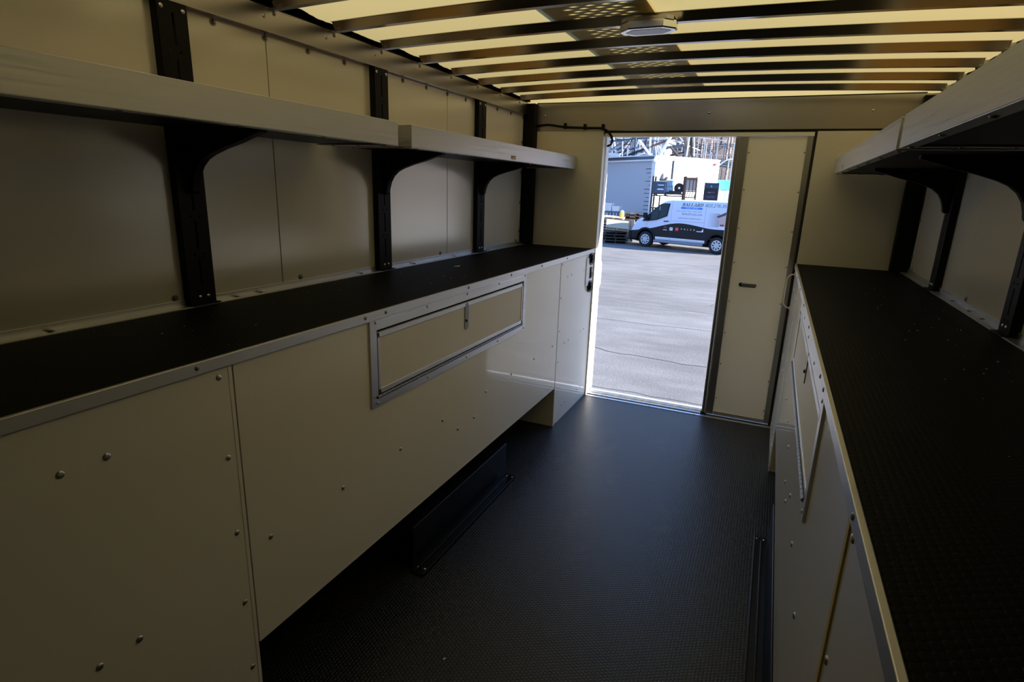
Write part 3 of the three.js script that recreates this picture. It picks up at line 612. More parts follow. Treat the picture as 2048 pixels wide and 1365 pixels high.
function cagedTank(name, label, x0, x1, y0, y1, z0, z1, m, print) {
  const t = thing(name, label, 'tank', [(x0 + x1) / 2, y0, (z0 + z1) / 2]), w = (x1 - x0) / 2, h = y1 - y0, d = (z1 - z0) / 2;
  put('body', [bx(-w, w, 0.02, h, -d, d, 0.03)], m, t);
  const r = []; for (let i = 0; i <= 4; i++) { const x = -w + 2 * w * i / 4; r.push(bx(x - 0.012, x + 0.012, 0, h + 0.01, d, d + 0.015)); }
  r.push(bx(-w, w, h * 0.5, h * 0.5 + 0.02, d, d + 0.02), bx(-w, w, 0.0, 0.05, -d, d + 0.02));
  put('cage', r, M.slate, t);
  if (print) put('marking', [bx(-w * 0.3, w * 0.7, h * 0.62, h * 0.7, d, d + 0.018), bx(-w * 0.35, w * 0.7, h * 0.25, h * 0.36, d, d + 0.018)], M.pale, t);
}
cagedTank('storage_tank', 'dark blue caged tank on the left of the storage rack', -5.54, -4.98, 1.446, 1.99, -29.4, -28.85, M.blueTank, true);
cagedTank('storage_tank', 'pale blue tank in the middle of the storage rack', -4.95, -4.66, 1.446, 2.04, -29.4, -28.95, M.skyTank, false);
{
  const t = thing('cable_reel', 'round black reel on the right end of the storage rack', 'reel', [-4.36, 1.69, -28.95]);
  put('flange', metreUV(new THREE.CylinderGeometry(0.235, 0.235, 0.05, 18).rotateX(Math.PI / 2)), M.tyre, t);
  put('drum', metreUV(new THREE.CylinderGeometry(0.15, 0.15, 0.25, 16).rotateX(Math.PI / 2).translate(0, 0, -0.12)), M.darkSteel, t);
  put('hub', metreUV(new THREE.CylinderGeometry(0.04, 0.05, 0.04, 12).rotateX(Math.PI / 2).translate(0, 0, 0.04)), M.trimWhite, t);
  const u = put('steel_bundle', [bar([-4.85, 1.475, -28.82], [-4.2, 1.48, -28.78], 0.07), bar([-4.8, 1.53, -28.88], [-4.15, 1.535, -28.84], 0.06), bar([-4.9, 1.47, -28.9], [-4.3, 1.47, -28.9], 0.05)], M.darkSteel);
  tag(u, 'bundle of dark steel bars lying on the storage rack before the reel', 'bars');
  const v = thing('canvas_bundle', 'grey-brown canvas bundle on top of the dark blue tank', 'bundle', [-5.16, 2.0, -29.1]);
  put('sack', metreUV(new THREE.LatheGeometry([[0.001, 0], [0.2, 0], [0.19, 0.12], [0.12, 0.3], [0.05, 0.36], [0.001, 0.37]].map((q) => new THREE.Vector2(...q)), 10)), S({ color: lin(0.36, 0.31, 0.27), roughness: 0.95 }), v);
  put('strap', [bar([0.12, 0.02, 0.16], [0.2, 0.18, 0.1], 0.07)], M.darkSteel, v);
}
{
  const t = thing('rusty_frame', 'upright rusty steel frame of bars beside the storage rack', 'frame', [0, 0, 0]), z = -28.75;
  put('post', [bar([-4.06, G, z], [-4.06, 2.24, z], 0.07)], M.rust, t);
  put('post', [bar([-3.52, G, z], [-3.56, 2.2, z], 0.07)], M.rust, t);
  for (const [y, w] of [[2.13, 0.1], [1.55, 0.05], [1.27, 0.05], [1.17, 0.03]]) put('rail', [bar([-4.06, y, z], [-3.54, y, z], w)], M.rust, t);
  for (const x of [-3.87, -3.71]) put('bar', [bar([x, 1.55, z], [x, 2.1, z], 0.035)], M.rust, t);
  for (let i = 0; i < 4; i++) put('bar', [bar([-3.97 + i * 0.12, 1.27, z], [-3.92 + i * 0.12, 1.53, z], 0.035)], M.darkSteel, t);
  put('back_panel', [bx(-4.02, -3.58, 1.58, 2.1, z - 0.06, z - 0.03)], S({ color: lin(0.42, 0.40, 0.37), roughness: 0.9 }), t);
}
{
  const t = thing('poster_board', 'dark blue board with faded print beyond the van roof', 'board', [-2.94, 0, -29.4]);
  const tex = canvasTex(128, 160, (c, w, h) => { c.fillStyle = '#10151f'; c.fillRect(0, 0, w, h); c.fillStyle = '#173a52'; c.fillRect(0, 4, w, 46); c.fillStyle = '#1a2038'; c.fillRect(0, 112, w, 48); c.fillStyle = '#6f8ea6'; c.beginPath(); c.moveTo(60, 20); c.lineTo(72, 36); c.lineTo(62, 46); c.lineTo(54, 34); c.fill(); c.fillStyle = '#5a4a4c'; c.fillRect(26, 88, 74, 8); c.fillStyle = '#8b8f9c'; c.fillRect(44, 93, 14, 5); c.fillStyle = '#454c6a'; c.fillRect(26, 134, 76, 8); });
  put('board', [bx(-0.33, 0.33, 0.65, 1.98, -0.05, 0, 0.01)], M.darkSteel, t);
  put('print', new THREE.PlaneGeometry(0.63, 0.74).translate(0, 1.6, 0.003), S({ map: tex, roughness: 0.7 }), t);
  for (const x of [-0.28, 0.28]) put('leg', [bar([x, G, -0.04], [x, 0.7, -0.04], 0.05)], M.darkSteel, t);
}
{
  const t = thing('dumpster', 'turquoise dumpster with a pale lower half right of the white building', 'dumpster', [-2.30, G, -35.6], 0.15);
  t.scale.setScalar(1.07);
  put('body', [bx(-0.9, 0.9, 0.1, 2.35, -0.7, 0.7, 0.03)], M.pale, t);
  put('upper_band', [bx(-0.93, 0.93, 2.35, 2.85, -0.73, 0.73, 0.03)], M.teal, t);
  for (let i = 0; i < 5; i++) put('rib', [bx(-0.8 + i * 0.38, -0.74 + i * 0.38, 0.15, 2.35, 0.7, 0.76)], M.trimWhite, t);
}
// totes on a stand, bollard
{
  const t = thing('steel_stand', 'low dark blue steel stand that carries the pale totes', 'stand', [0, 0, 0]), z = -28.72;
  for (const x of [-8.0, -7.62, -7.3, -7.13]) put('leg', [bar([x, G, z], [x, 0.42, z], 0.05), bar([x, G, z - 0.6], [x, 0.42, z - 0.6], 0.05)], M.slate, t);
  put('top_frame', [bar([-8.1, 0.44, z], [-7.1, 0.44, z], 0.06), bar([-8.1, 0.44, z - 0.6], [-7.1, 0.44, z - 0.6], 0.06), bx(-8.1, -7.1, 0.45, 0.47, z - 0.6, z)], M.slate, t);
}
for (const [x0, x1, h, l] of [[-8.05, -7.52, 0.37, 'taller pale blue plastic tote on the steel stand'], [-7.49, -7.12, 0.24, 'shorter pale blue plastic tote on the steel stand']]) {
  const t = thing('plastic_tote', l, 'tote', [(x0 + x1) / 2, 0.47, -29.02]), w = (x1 - x0) / 2;
  put('body', [bx(-w, w, 0, h, -0.27, 0.27, 0.03)], M.pale, t); put('lid', [bx(-w - 0.015, w + 0.015, h - 0.03, h + 0.015, -0.28, 0.28, 0.01)], M.trimWhite, t);
}
{
  const t = thing('bollard', 'yellow steel bollard with a rounded top before the grey wall', 'bollard', [-6.75, G, -27.9]);
  put('post', metreUV(new THREE.CylinderGeometry(0.10, 0.10, 1.3, 16).translate(0, 0.65, 0)), M.yellow, t);
  put('cap', metreUV(new THREE.SphereGeometry(0.10, 16, 8, 0, 6.2832, 0, 1.5708).translate(0, 1.3, 0)), M.trimWhite, t);
}
// pallets: seven deck boards, three stringers, three bottom boards
const boardGeo = bx(-0.5, 0.5, 0, 0.02, -0.078, 0.078, 0.003), stringGeo = bx(-0.02, 0.02, 0, 0.09, -0.6, 0.6, 0.003);
function pallet(label, at, turn, tilt, m, group) {
  const t = thing('pallet', label, 'pallet', at, turn, group);
  t.rotation.set(tilt[0], turn, tilt[1], 'YXZ');
  for (let i = 0; i < 7; i++) put('deck_board', boardGeo, m, t).position.set(0, 0.11, -0.54 + i * 0.18);
  for (let i = 0; i < 3; i++) put('stringer', stringGeo, m, t).position.set(-0.46 + i * 0.46, 0.02, 0);
  for (let i = 0; i < 3; i++) put('bottom_board', boardGeo, m, t).position.set(0, 0, -0.52 + i * 0.52);
}
const ORD = ['bottom', 'second', 'third', 'fourth', 'fifth', 'sixth', 'seventh', 'eighth', 'ninth'];
for (let i = 0; i < 4; i++) pallet(`weathered dark pallet, ${ORD[i]} from the ground in the low stack left of the van`, [-6.55 + 0.04 * Math.sin(i * 2), G + i * 0.132, -26.2], 0.25 + 0.05 * Math.sin(i * 5), [0, 0], M.woodDark, 'dark pallets stacked left of the van');
pallet('sunlit tan pallet lying slanted on top of the dark pallet stack', [-6.48, G + 4 * 0.132 + 0.2, -26.05], 0.25, [0.22, -0.07], M.wood);
for (let i = 0; i < 7; i++) pallet(`weathered pallet, ${ORD[i]} from the ground in the taller stack behind the slanted pallet`, [-7.35 + 0.05 * Math.sin(i * 3), G + i * 0.132, -27.9], 0.12 + 0.06 * Math.sin(i * 4), [0, 0], i > 3 ? M.wood : M.woodDark, 'pallets stacked below the totes');
pallet('pale tan pallet on top of the taller stack by the yellow bollard', [-7.12, G + 7 * 0.132 + 0.03, -27.85], 0.12, [0.02, -0.04], M.wood);
pallet('pale pallet standing on edge behind the slanted pallet', [-6.52, G + 0.51, -27.06], 1.57, [0, 1.5], M.wood);
pallet('pale narrow pallet standing tilted by the van bonnet', [-5.72, G + 0.66, -27.75], 0.6, [-0.1, 0.75], M.wood);
for (let i = 0; i < 9; i++) pallet(`brown pallet, ${ORD[i]} from the ground in the stack behind the van bonnet`, [-6.24, G + i * 0.142, -28.9], 0.1 + 0.04 * Math.sin(i * 6), [0, 0], M.woodBrown, 'brown pallets stacked behind the bonnet');

// steel lattice, fence and trees on the rise behind
{
  const t = thing('steel_lattice', 'tangle of steel lattice beams and posts above the grey building roof', 'lattice'), z = -37;
  const B = [[-10.40,4.41,-7.61,4.67,0.101,0,0.0], [-9.92,3.92,-9.08,4.45,0.067,0,0.2], [-9.18,4.41,-9.13,3.44,0.067,4,0.4], [-8.76,3.98,-8.76,3.31,0.074,4,0.6], [-8.42,4.64,-8.38,3.39,0.101,0,0.3], [-7.48,4.71,-7.43,3.57,0.101,4,0.5], [-7.39,4.73,-7.27,3.47,0.040,0,0.2], [-8.19,4.35,-8.18,3.88,0.054,1,0.0], [-8.08,4.43,-7.25,3.55,0.114,4,0.8], [-9.45,3.34,-7.74,3.97,0.101,3,0.5], [-7.74,3.97,-5.62,4.78,0.101,2,0.5], [-9.46,3.45,-8.93,3.90,0.044,3,0.1], [-10.12,4.05,-8.58,4.00,0.067,0,-0.5], [-9.84,4.27,-8.88,4.31,0.050,2,-0.6], [-9.33,3.64,-8.43,3.83,0.050,0,-0.6], [-8.74,3.37,-7.73,3.73,0.074,4,0.6], [-6.24,4.69,-6.75,3.65,0.134,1,0.7], [-5.59,4.77,-5.12,3.54,0.134,3,0.3], [-5.52,4.80,-5.39,3.61,0.134,0,0.0], [-5.21,4.82,-5.10,3.63,0.134,3,-0.2], [-5.16,4.66,-5.20,3.54,0.067,4,0.9], [-4.95,4.76,-4.85,3.57,0.067,1,0.4], [-6.65,4.06,-5.55,4.21,0.134,0,0.0], [-6.26,4.08,-5.77,3.57,0.101,3,0.2], [-6.36,3.65,-5.43,3.86,0.084,3,-0.3], [-6.99,4.38,-6.92,3.66,0.050,4,0.4], [-6.61,4.38,-7.00,4.40,0.050,4,0.4], [-10.08,4.71,-9.97,3.42,0.050,1,-0.4], [-9.87,4.69,-9.80,3.49,0.040,0,-0.6], [-8.12,4.70,-7.94,3.45,0.054,0,-0.7], [-7.92,4.68,-8.71,3.99,0.047,0,-0.8], [-7.41,4.77,-7.23,3.51,0.040,4,-0.5], [-8.93,4.61,-9.55,3.68,0.044,1,-0.7], [-7.67,4.55,-6.75,4.41,0.054,0,-0.4], [-6.34,4.48,-5.66,4.48,0.067,1,-0.6], [-6.21,4.76,-5.93,3.81,0.050,0,-0.5], [-8.28,3.76,-7.59,3.71,0.067,1,-0.4], [-10.29,3.68,-9.32,3.63,0.168,4,0.2], [-10.24,3.43,-9.41,3.44,0.202,4,0.3]];
  for (const [x0, y0, x1, y1, w, k, dz] of B) put('beam', [bar([x0, y0, z + dz], [x1, y1, z + dz], w)], [M.slate, M.pale, M.rust, M.darkSteel, M.trimWhite][k], t);
  for (let i = 0; i < 46; i++) { const x = rr(-11.5, -5.2), y = rr(3.6, 5.6), a = rnd() < 0.5 ? 1.57 : rr(0, 3.14), l = rr(0.4, 1.3); put('beam', [bar([x - Math.cos(a) * l, y - Math.sin(a) * l * 0.8, z - rr(0.5, 2)], [x + Math.cos(a) * l, y + Math.sin(a) * l * 0.8, z - rr(0.5, 2)], rr(0.03, 0.08))], [M.slate, M.pale, M.darkSteel, M.trimWhite, M.slate, M.rust][i % 6], t); }
}
{
  const t = thing('pale_shed', 'pale metal clad shed half hidden behind the steel lattice', 'shed', [-11, 0, -44]);
  put('wall', [bx(-5.2, 3.1, G, 5.0, -3, 0, 0.02)], M.greyWall, t);
  for (let i = 0; i < 16; i++) put('cladding_rib', [bx(-5.1 + i * 0.52, -5.0 + i * 0.52, G, 5.0, 0, 0.06)], i % 3 ? M.greyWall : M.pale, t);
  for (const [x, y, w, h] of [[-3.6, 3.6, 1.0, 0.7], [-1.6, 3.4, 1.2, 0.9], [0.6, 3.7, 1.1, 0.6], [2.0, 3.2, 0.7, 0.9]]) put('window', [bx(x, x + w, y, y + h, -0.02, 0.04)], M.slate, t);
  put('roof', [bx(-5.4, 3.3, 5.0, 5.2, -3.2, 0.3, 0.03)], M.trimWhite, t);
}
{
  const t = thing('wire_fence', 'wire fence of thin steel posts along the hillside behind the yard', 'fence');
  const z = -40, mesh = [];
  for (let i = 0; i < 8; i++) { const x = -4.6 + i * 0.55; put('post', [bar([x, G, z], [x, 4.6, z], 0.045)], i % 3 ? M.slate : M.trimWhite, t); }
  for (const y of [0.4, 1.9, 3.3, 4.55]) put('rail', [bar([-4.7, y, z], [-0.6, y - 0.1, z], 0.025)], M.slate, t);
  for (let k = 0; k < 46; k++) { const u = -4.7 + k * 0.09; mesh.push(bar([u, G, z], [u, 4.55, z], 0.006)); }
  put('wire_mesh', mesh, M.slate, t).userData.kind = 'stuff';
}
{
  const t = thing('pipe_railing', 'white pipe railing bent along the slope right of the white building', 'railing'), z = -36.9;
  put('rail', [tube([[-3.43, 3.09, z], [-3.02, 3.40, z], [-2.36, 3.50, z], [-1.6, 3.50, z]], 0.035, 30)], M.trimWhite, t);
  for (const x of [-2.9, -2.0]) put('post', [bar([x, G, z], [x, 3.38, z], 0.045)], M.pale, t);
}
{
  const t = thing('guard_railing', 'pale guard railing with posts higher up on the wooded slope', 'railing'), z = -50, y = 5.2;
  for (let i = 0; i < 6; i++) put('post', [bar([-6.9 + i * 0.5, 3.6, z], [-6.9 + i * 0.5, y + 0.65 - i * 0.06, z], 0.06)], M.pale, t);
  put('rail', [bar([-7.0, y + 0.65, z], [-4.3, y + 0.3, z], 0.06)], M.pale, t);
  put('rail', [bar([-7.0, y - 0.7, z], [-4.0, y - 0.8, z], 0.05)], M.pale, t);
}
function tree(x, z, h, s) {
  const t = thing('bare_tree', 'bare grey tree trunk on the wooded hillside behind the fence', 'tree', [x, hillY(z) - 1.2, z], 0, 'bare trees on the hillside');
  const r = 0.10 + 0.08 * rnd(), g = [], lean = rr(-0.04, 0.04);
  const trunk = new THREE.CylinderGeometry(r * 0.35, r, h, 7, 4), q = trunk.attributes.position;
  for (let i = 0; i < q.count; i++) { const f = q.getY(i) / h + 0.5; q.setX(i, q.getX(i) + lean * h * f * f + 0.05 * Math.sin(f * 7 + s)); q.setY(i, f * h); }
  trunk.computeVertexNormals();
  put('trunk', metreUV(trunk), M.bark, t);
  for (let i = 0; i < 9; i++) {
    const y = h * rr(0.2, 0.95), a = rnd() * 6.283, l = rr(0.4, 1.3) * (1.2 - y / h), e = [Math.cos(a) * l, y + l * rr(0.5, 1.1), Math.sin(a) * l];
    const sx = lean * h * (y / h) ** 2;
    g.push(bar([sx, y, 0], [sx + e[0], e[1], e[2]], 0.045));
    for (let k = 0; k < 3; k++) { const f = rr(0.3, 1), b = [sx + e[0] * f, y + (e[1] - y) * f, e[2] * f]; g.push(bar(b, [b[0] + rr(-0.6, 0.6), b[1] + rr(0.1, 0.7), b[2] + rr(-0.6, 0.6)], 0.022)); }
  }
  put('branches', g, M.bark, t).userData.kind = 'stuff';
}
for (let i = 0; i < 32; i++) { const z = -50 - 4.6 * (i % 4) - rr(0, 1.5); tree(-9.4 + 1.25 * Math.floor(i / 4) + 0.6 * (i % 2) + rr(0, 0.5) + (z + 50) * 0.16, z, rr(7, 11), i); }

// ---------------------------------------------------------------- the lettered van
{
  const s = 0.9653, van = thing('van', 'white van with black lower wrap, blue band and lettering parked in the yard', 'van', [-1.975 + 0.98 * s * 0.3227, G, -24.042 - 0.98 * s * 0.9465], Math.atan2(0.3227, -0.9465));
  van.scale.setScalar(s);
  // local frame: x forward from the rear axle, y up, the side we see looks along -z
  const X0 = -1.2, X1 = 4.28;
  const lerpT = (t, x) => { for (let i = 1; i < t.length; i++) if (x <= t[i][0]) { const a = t[i - 1], b = t[i], f = (x - a[0]) / (b[0] - a[0]); return a[1] + (b[1] - a[1]) * f; } return t[t.length - 1][1]; };
  const topY = [[-1.2, 1.98], [-1.1, 2.06], [-0.6, 2.10], [1.7, 2.10], [2.2, 2.085], [2.45, 2.05], [2.7, 1.95], [3.0, 1.72], [3.35, 1.43], [3.55, 1.30], [3.8, 1.20], [3.98, 1.06], [4.08, 0.86], [4.2, 0.70], [4.28, 0.60]];
  const botY = [[-1.2, 0.42], [-1.0, 0.33], [3.9, 0.28], [4.2, 0.24], [4.28, 0.30]];
  const halfW = [[-1.2, 0.93], [-1.0, 0.97], [2.4, 0.98], [3.3, 0.96], [3.8, 0.90], [4.1, 0.80], [4.28, 0.66]];
  const xs = []; for (let x = X0; x < X1 - 1e-6; x += 0.06) xs.push(x); xs.push(X1);
  const fr = [0, 0.1, 0.25, 0.4, 0.55, 0.7, 0.82, 0.9, 0.95, 0.985, 1];
  const section = (x, off = 0) => {
    const b = lerpT(botY, x), t = lerpT(topY, x), w = lerpT(halfW, x), pts = [], cab = x > 2.7 ? 0.5 : 1;
    for (const f of fr) { const y = b + (t - b) * f, taper = y > 1.1 ? 1 - 0.085 * (y - 1.1) ** 1.4 : 1, c = f > 0.82 ? Math.sqrt(Math.max(0, 1 - ((f - 0.82) / 0.18) ** 2)) : 1; pts.push([y + (f === 1 ? 0 : 0), (w * taper - 0.16) + 0.16 * c + off]); }
    return pts;
  };
  const pos = [], uv = [], idx = [], ring = fr.length * 2;
  for (const x of xs) { const q = section(x); for (const [y, w] of q) pos.push(x, y, -w); for (const [y, w] of [...q].reverse()) pos.push(x, y, w); }
  for (let i = 0; i < xs.length; i++) for (let j = 0; j < ring; j++) { const k = (i * ring + j) * 3; uv.push((pos[k] - X0) / (X1 - X0), pos[k + 1] / 2.2); }
  for (let i = 0; i < xs.length - 1; i++) for (let j = 0; j < ring; j++) { const a = i * ring + j, b = i * ring + (j + 1) % ring, c = a + ring, d = b + ring; idx.push(a, c, b, b, c, d); }
  for (const [i, f] of [[0, false], [xs.length - 1, true]]) { const o = i * ring; for (let j = 1; j < ring - 1; j++) f ? idx.push(o, o + j + 1, o + j) : idx.push(o, o + j, o + j + 1); }
  let body = new THREE.BufferGeometry();
  body.setAttribute('position', new THREE.Float32BufferAttribute(pos, 3)); body.setAttribute('uv', new THREE.Float32BufferAttribute(uv, 2)); body.setIndex(idx); body.computeVertexNormals();
  // wheel wells are cut out of the body
  const ev = new Evaluator(); ev.useGroups = true;
  let br = new Brush(body, M.vanWhite); br.updateMatrixWorld();
  for (const x of [0, 3.3]) { const c = new Brush(new THREE.CylinderGeometry(0.43, 0.43, 2.4, 32).rotateX(Math.PI / 2).translate(x, 0.36, 0), M.vanBlack); c.updateMatrixWorld(); br = ev.evaluate(br, c, SUBTRACTION); br.updateMatrixWorld(); }
  const W = 2048, HH = 824, px = (x) => (x - X0) / (X1 - X0) * W, py = (y) => HH - y / 2.2 * HH;
  // the side we see looks along -z, so its texture runs from the front (left) to the rear (right): drawn mirrored, then flipped by u
  const wrap = canvasTex(W, HH, (c) => {
    c.fillStyle = '#d3d8ea'; c.fillRect(0, 0, W, HH);
    c.translate(W, 0); c.scale(-1, 1);                         // now x grows to the rear
    const ux = (x) => W - px(x);
    c.fillStyle = '#14161d'; c.beginPath(); c.moveTo(ux(4.4), py(0.66));
    { const q = [[4.4, 0.66], [4.07, 0.68], [3.75, 0.72], [3.46, 0.78], [2.99, 0.85], [2.54, 0.985], [2.03, 1.11], [1.6, 1.145], [1.13, 1.10], [0.67, 1.03], [0.31, 0.985], [-0.34, 0.99], [-1.3, 1.0]]; for (let i = 1; i < q.length - 1; i++) c.quadraticCurveTo(ux(q[i][0]), py(q[i][1]), ux((q[i][0] + q[i + 1][0]) / 2), py((q[i][1] + q[i + 1][1]) / 2)); c.lineTo(ux(-1.3), py(1)); }
    c.lineTo(ux(-1.3), py(0)); c.lineTo(ux(4.4), py(0)); c.fill();
    c.fillStyle = '#dfe3ec'; c.fillRect(ux(2.88), py(0.50), ux(0.52) - ux(2.88), py(0.37) - py(0.50));
    // rear picture: a roof over a pinkish wall that fades out towards the front
    const gr = c.createLinearGradient(ux(0.55), 0, ux(-0.1), 0); gr.addColorStop(0, 'rgba(150,146,150,0)'); gr.addColorStop(1, 'rgba(126,118,122,.75)');
    c.fillStyle = gr; c.fillRect(ux(0.5), py(1.62), ux(0.0) - ux(0.5), py(1.08) - py(1.62));
    c.fillStyle = '#c7a9a6'; c.beginPath(); c.moveTo(ux(0.08), py(1.5)); c.lineTo(ux(-0.7), py(1.7)); c.lineTo(ux(-0.7), py(1.12)); c.lineTo(ux(-0.02), py(1.12)); c.fill();
    c.fillStyle = '#4b4a54'; c.beginPath(); c.moveTo(ux(0.14), py(1.5)); c.lineTo(ux(-0.3), py(1.72)); c.lineTo(ux(-0.3), py(1.6)); c.lineTo(ux(0.06), py(1.45)); c.fill();
    c.fillStyle = '#6d4a44'; c.fillRect(ux(-0.05), py(1.2), 60, 26);
    // lettering
    const put1 = (s, font, x, y, w, col, skew = 0) => { c.save(); c.fillStyle = col; c.font = font; c.translate(ux(x), py(y)); c.transform(1, 0, -skew, 1, 0, 0); const m = c.measureText(s).width; c.scale(w / m * W / (X1 - X0), 1); c.fillText(s, 0, 0); c.restore(); };
    put1('BALLARD', 'bold 66px serif', 1.715, 1.85, 0.93, '#11141c', 0.22);
    c.fillStyle = '#3f7fd2'; c.fillRect(ux(1.735), py(1.815), ux(0.785) - ux(1.735), py(1.735) - py(1.815));
    put1('TRUCK CENTER', '26px sans-serif', 1.53, 1.75, 0.55, '#cfe2fb');
    put1('603.276.353', '62px sans-serif', 0.70, 1.86, 1.0, '#181b24', 0.2);
    put1('SALES  SERVICE  PARTS  LEASE & RENT', '24px sans-serif', 1.93, 1.62, 1.15, '#6b7184');
    put1('BallardTrucks.com', '44px sans-serif', 1.66, 1.49, 0.90, '#3f4556');
    put1('Family Owned. Reliable Service.', '26px sans-serif', 1.82, 1.33, 1.03, '#2c303d', 0.15);
    // row of small emblems on the black wave
    c.fillStyle = '#c5302c'; c.beginPath(); c.moveTo(ux(2.44), py(0.9)); c.lineTo(ux(2.35), py(0.98)); c.lineTo(ux(2.27), py(0.9)); c.lineTo(ux(2.33), py(0.9)); c.lineTo(ux(2.35), py(0.93)); c.lineTo(ux(2.38), py(0.9)); c.fill();
    c.fillStyle = '#d9dce4'; c.fillRect(ux(2.45), py(0.83), 68, 10);
    c.fillStyle = '#e2e4ea'; c.fillRect(ux(2.15), py(0.94), 56, 50); c.fillStyle = '#7f8594'; c.fillRect(ux(2.125), py(0.885), 36, 8);
    c.fillStyle = '#d0322f'; c.fillRect(ux(1.88), py(0.955), 54, 56); c.fillStyle = '#f0b7b2'; c.fillRect(ux(1.86), py(0.895), 40, 10);
    'VOLVO'.split('').forEach((l, i) => { c.fillStyle = '#dfe2ea'; c.font = 'bold 30px sans-serif'; c.fillText(l, ux(1.62 - i * 0.14), py(0.87)); });
    c.fillStyle = '#e8eaf0'; c.fillRect(ux(0.92), py(0.865), 90, 11); c.beginPath(); c.moveTo(ux(0.72), py(0.84)); c.lineTo(ux(0.64), py(0.99)); c.lineTo(ux(0.62), py(0.84)); c.fill();
    // shut lines of doors and panels
    c.strokeStyle = 'rgba(60,66,84,.75)'; c.lineWidth = 3;
    for (const l of [[[2.16, 2.0], [2.1, 0.4]], [[0.62, 2.0], [0.62, 0.5]], [[3.29, 1.1], [3.27, 0.75], [3.05, 0.4]], [[2.1, 1.22], [0.62, 1.22]]]) { c.beginPath(); l.forEach(([x, y], i) => (i ? c.lineTo(ux(x), py(y)) : c.moveTo(ux(x), py(y)))); c.stroke(); }
  });
  const paint = P({ map: wrap, roughness: 0.5, specularIntensity: 0.5, clearcoat: 0.12, clearcoatRoughness: 0.1 });
  const o = put('body', br.geometry, [paint, M.vanBlack], van);
  o.material = br.geometry.groups.length > 1 ? br.geometry.groups.map((g) => (g.materialIndex === 0 ? paint : M.vanBlack)) : paint;
  br.geometry.groups.forEach((g, i) => { g.materialIndex = i; });
  const sideZ = (x, y) => { const b = lerpT(botY, x), t = lerpT(topY, x), q = section(x); for (let i = 1; i < q.length; i++) if (y <= q[i][0]) { const f = (y - q[i - 1][0]) / (q[i][0] - q[i - 1][0]); return q[i - 1][1] + (q[i][1] - q[i - 1][1]) * f; } return q[q.length - 1][1]; };
  function patch(pts, off, m, name, parent = van, sgn = -1) {   // a piece that follows the side's curve
    const sh = new THREE.Shape(pts.map((q) => new THREE.Vector2(...q))), g = new THREE.ExtrudeGeometry(sh, { depth: 0.012, bevelEnabled: false }), p = g.attributes.position;
    for (let i = 0; i < p.count; i++) { const d = p.getZ(i); p.setZ(i, sgn * (sideZ(p.getX(i), p.getY(i)) + off - (sgn < 0 ? d : 0.012 - d))); }
    g.computeVertexNormals();
    return put(name, metreUV(g), m, parent);
  }
  const win = [[2.25, 1.93], [2.31, 1.40], [2.80, 1.21], [3.26, 1.137], [3.52, 1.134], [3.24, 1.44], [3.0, 1.68], [2.74, 1.88], [2.5, 1.93]];
  patch(win, 0.034, M.vanBlack, 'window_surround');
  patch([[2.29, 1.90], [2.345, 1.425], [2.70, 1.28], [2.705, 1.86], [2.5, 1.905]], 0.042, M.glass, 'window');
  patch([[2.735, 1.845], [2.73, 1.27], [3.1, 1.18], [3.2, 1.42], [2.98, 1.66]], 0.042, M.glass, 'window');
  patch([[2.45, 1.19], [2.45, 1.155], [2.22, 1.175], [2.22, 1.21]], 0.03, M.vanBlack, 'door_handle');
  patch([[3.97, 1.06], [3.97, 1.0], [3.72, 1.14], [3.70, 1.20], [3.8, 1.17]], 0.012, M.lampGlass, 'headlamp');
  patch([[4.22, 0.66], [4.22, 0.32], [3.86, 0.32], [3.86, 0.62]], 0.012, M.vanBlack, 'bumper_corner');
  // windscreen laid over the sloping front
  {
    const pos2 = [], id2 = []; const n = 10, m = 8;
    for (let i = 0; i <= n; i++) { const x = 2.62 + (3.44 - 2.62) * i / n; for (let j = 0; j <= m; j++) { const z = (j / m * 2 - 1) * (0.70 + 0.06 * i / n); pos2.push(x + 0.012, lerpT(topY, x) + 0.02 - 0.12 * z * z * 0.4, z); } }
    for (let i = 0; i < n; i++) for (let j = 0; j < m; j++) { const a = i * (m + 1) + j, b = a + m + 1; id2.push(a, a + 1, b, b, a + 1, b + 1); }
    const g = new THREE.BufferGeometry(); g.setAttribute('position', new THREE.Float32BufferAttribute(pos2, 3)); g.setIndex(id2); g.computeVertexNormals();
    put('windscreen', metreUV(g), M.glass, van);
  }
  put('mirror', [bx(3.2, 3.36, 1.26, 1.50, -1.24, -1.06, 0.04), bx(3.18, 3.3, 1.20, 1.27, -1.10, -0.93, 0.02)], M.vanBlack, van);
  put('mirror', [bx(3.2, 3.36, 1.26, 1.50, 1.06, 1.24, 0.04), bx(3.18, 3.3, 1.20, 1.27, 0.93, 1.10, 0.02)], M.vanBlack, van);
  put('running_board', [bx(0.58, 2.86, 0.27, 0.36, -1.03, -0.9, 0.02)], S({ color: lin(0.22, 0.25, 0.32), roughness: 0.5 }), van);
  put('front_bumper', [bx(4.12, 4.33, 0.24, 0.66, -0.72, 0.72, 0.05)], M.vanBlack, van);
  put('underbody', [bx(-1.0, 3.9, 0.22, 0.42, -0.7, 0.7)], M.darkSteel, van);
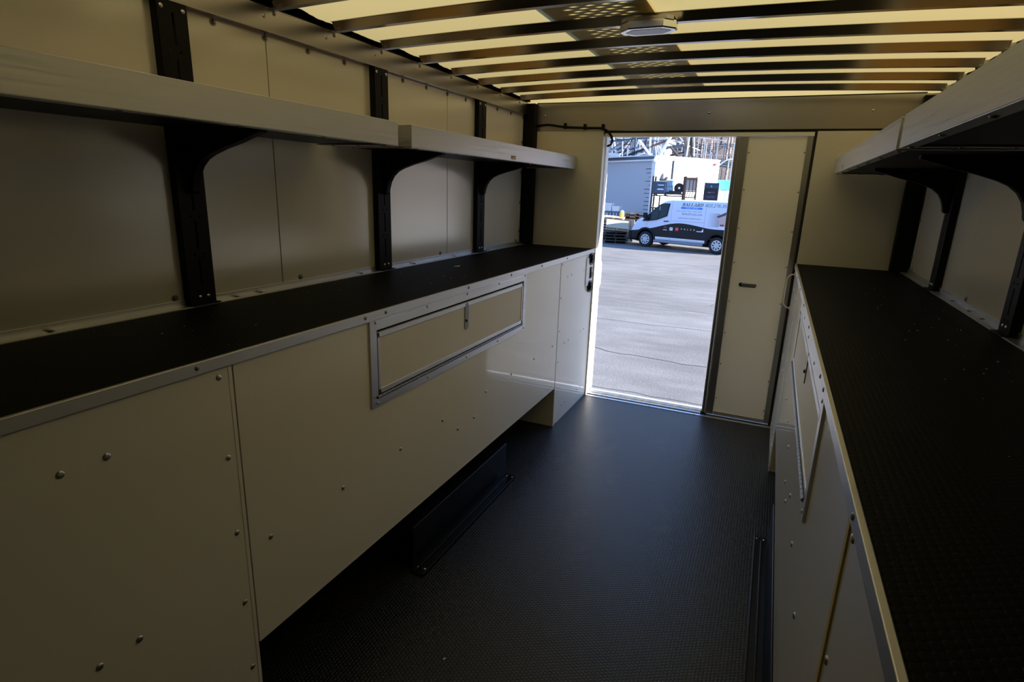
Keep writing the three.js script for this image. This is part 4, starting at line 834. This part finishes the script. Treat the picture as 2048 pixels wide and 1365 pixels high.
  const arc = (x) => { const q = []; for (let i = 0; i <= 16; i++) { const a = Math.PI * i / 16; q.push([x + Math.cos(a) * 0.50, 0.36 + Math.sin(a) * 0.50]); } for (let i = 16; i >= 0; i--) { const a = Math.PI * i / 16; q.push([x + Math.cos(a) * 0.425, 0.36 + Math.sin(a) * 0.425]); } return q; };
  for (const x of [0, 3.3]) put('wheel_arch', [plate(arc(x), 0.04, [], 0.006).translate(0, 0, -1.0 + (x > 1 ? 0.02 : 0))], M.vanBlack, van);
  for (const x of [0, 3.3]) for (const sd of [-1, 1]) {
    const w = new THREE.Group(); w.name = 'wheel'; let k = 0; while (van.children.some((c) => c.name === w.name)) w.name = `wheel_${String(++k).padStart(3, '0')}`;
    w.position.set(x, 0.345, sd * 0.84); van.add(w);
    const tp = [[0.20, -0.11], [0.31, -0.115], [0.34, -0.09], [0.345, 0], [0.34, 0.09], [0.31, 0.115], [0.20, 0.11]].map((q) => new THREE.Vector2(...q));
    put('tyre', metreUV(new THREE.LatheGeometry(tp, 36).rotateX(Math.PI / 2)), M.tyre, w);
    const hs = []; for (let i = 0; i < 8; i++) { const a = i / 8 * 6.283, q = []; for (const [da, r] of [[-0.2, 0.105], [0.2, 0.105], [0.19, 0.185], [-0.19, 0.185]]) q.push([Math.cos(a + da) * r, Math.sin(a + da) * r]); hs.push(q); }
    const rim = []; for (let i = 0; i < 36; i++) rim.push([Math.cos(i / 36 * 6.283) * 0.215, Math.sin(i / 36 * 6.283) * 0.215]);
    put('hubcap', plate(rim, 0.012, hs, 0.004).translate(0, 0, sd < 0 ? -0.128 : 0.112), M.hub, w);
    put('hub_centre', metreUV(new THREE.CylinderGeometry(0.045, 0.055, 0.03, 16).rotateX(Math.PI / 2).translate(0, 0, sd * 0.13)), M.hub, w);
    put('brake_disc', metreUV(new THREE.CylinderGeometry(0.2, 0.2, 0.16, 20).rotateX(Math.PI / 2)), M.darkSteel, w);
  }
}

scene.traverse((o) => { if (o.isMesh) o.castShadow = o.receiveShadow = true; });
renderer.render(scene, camera);
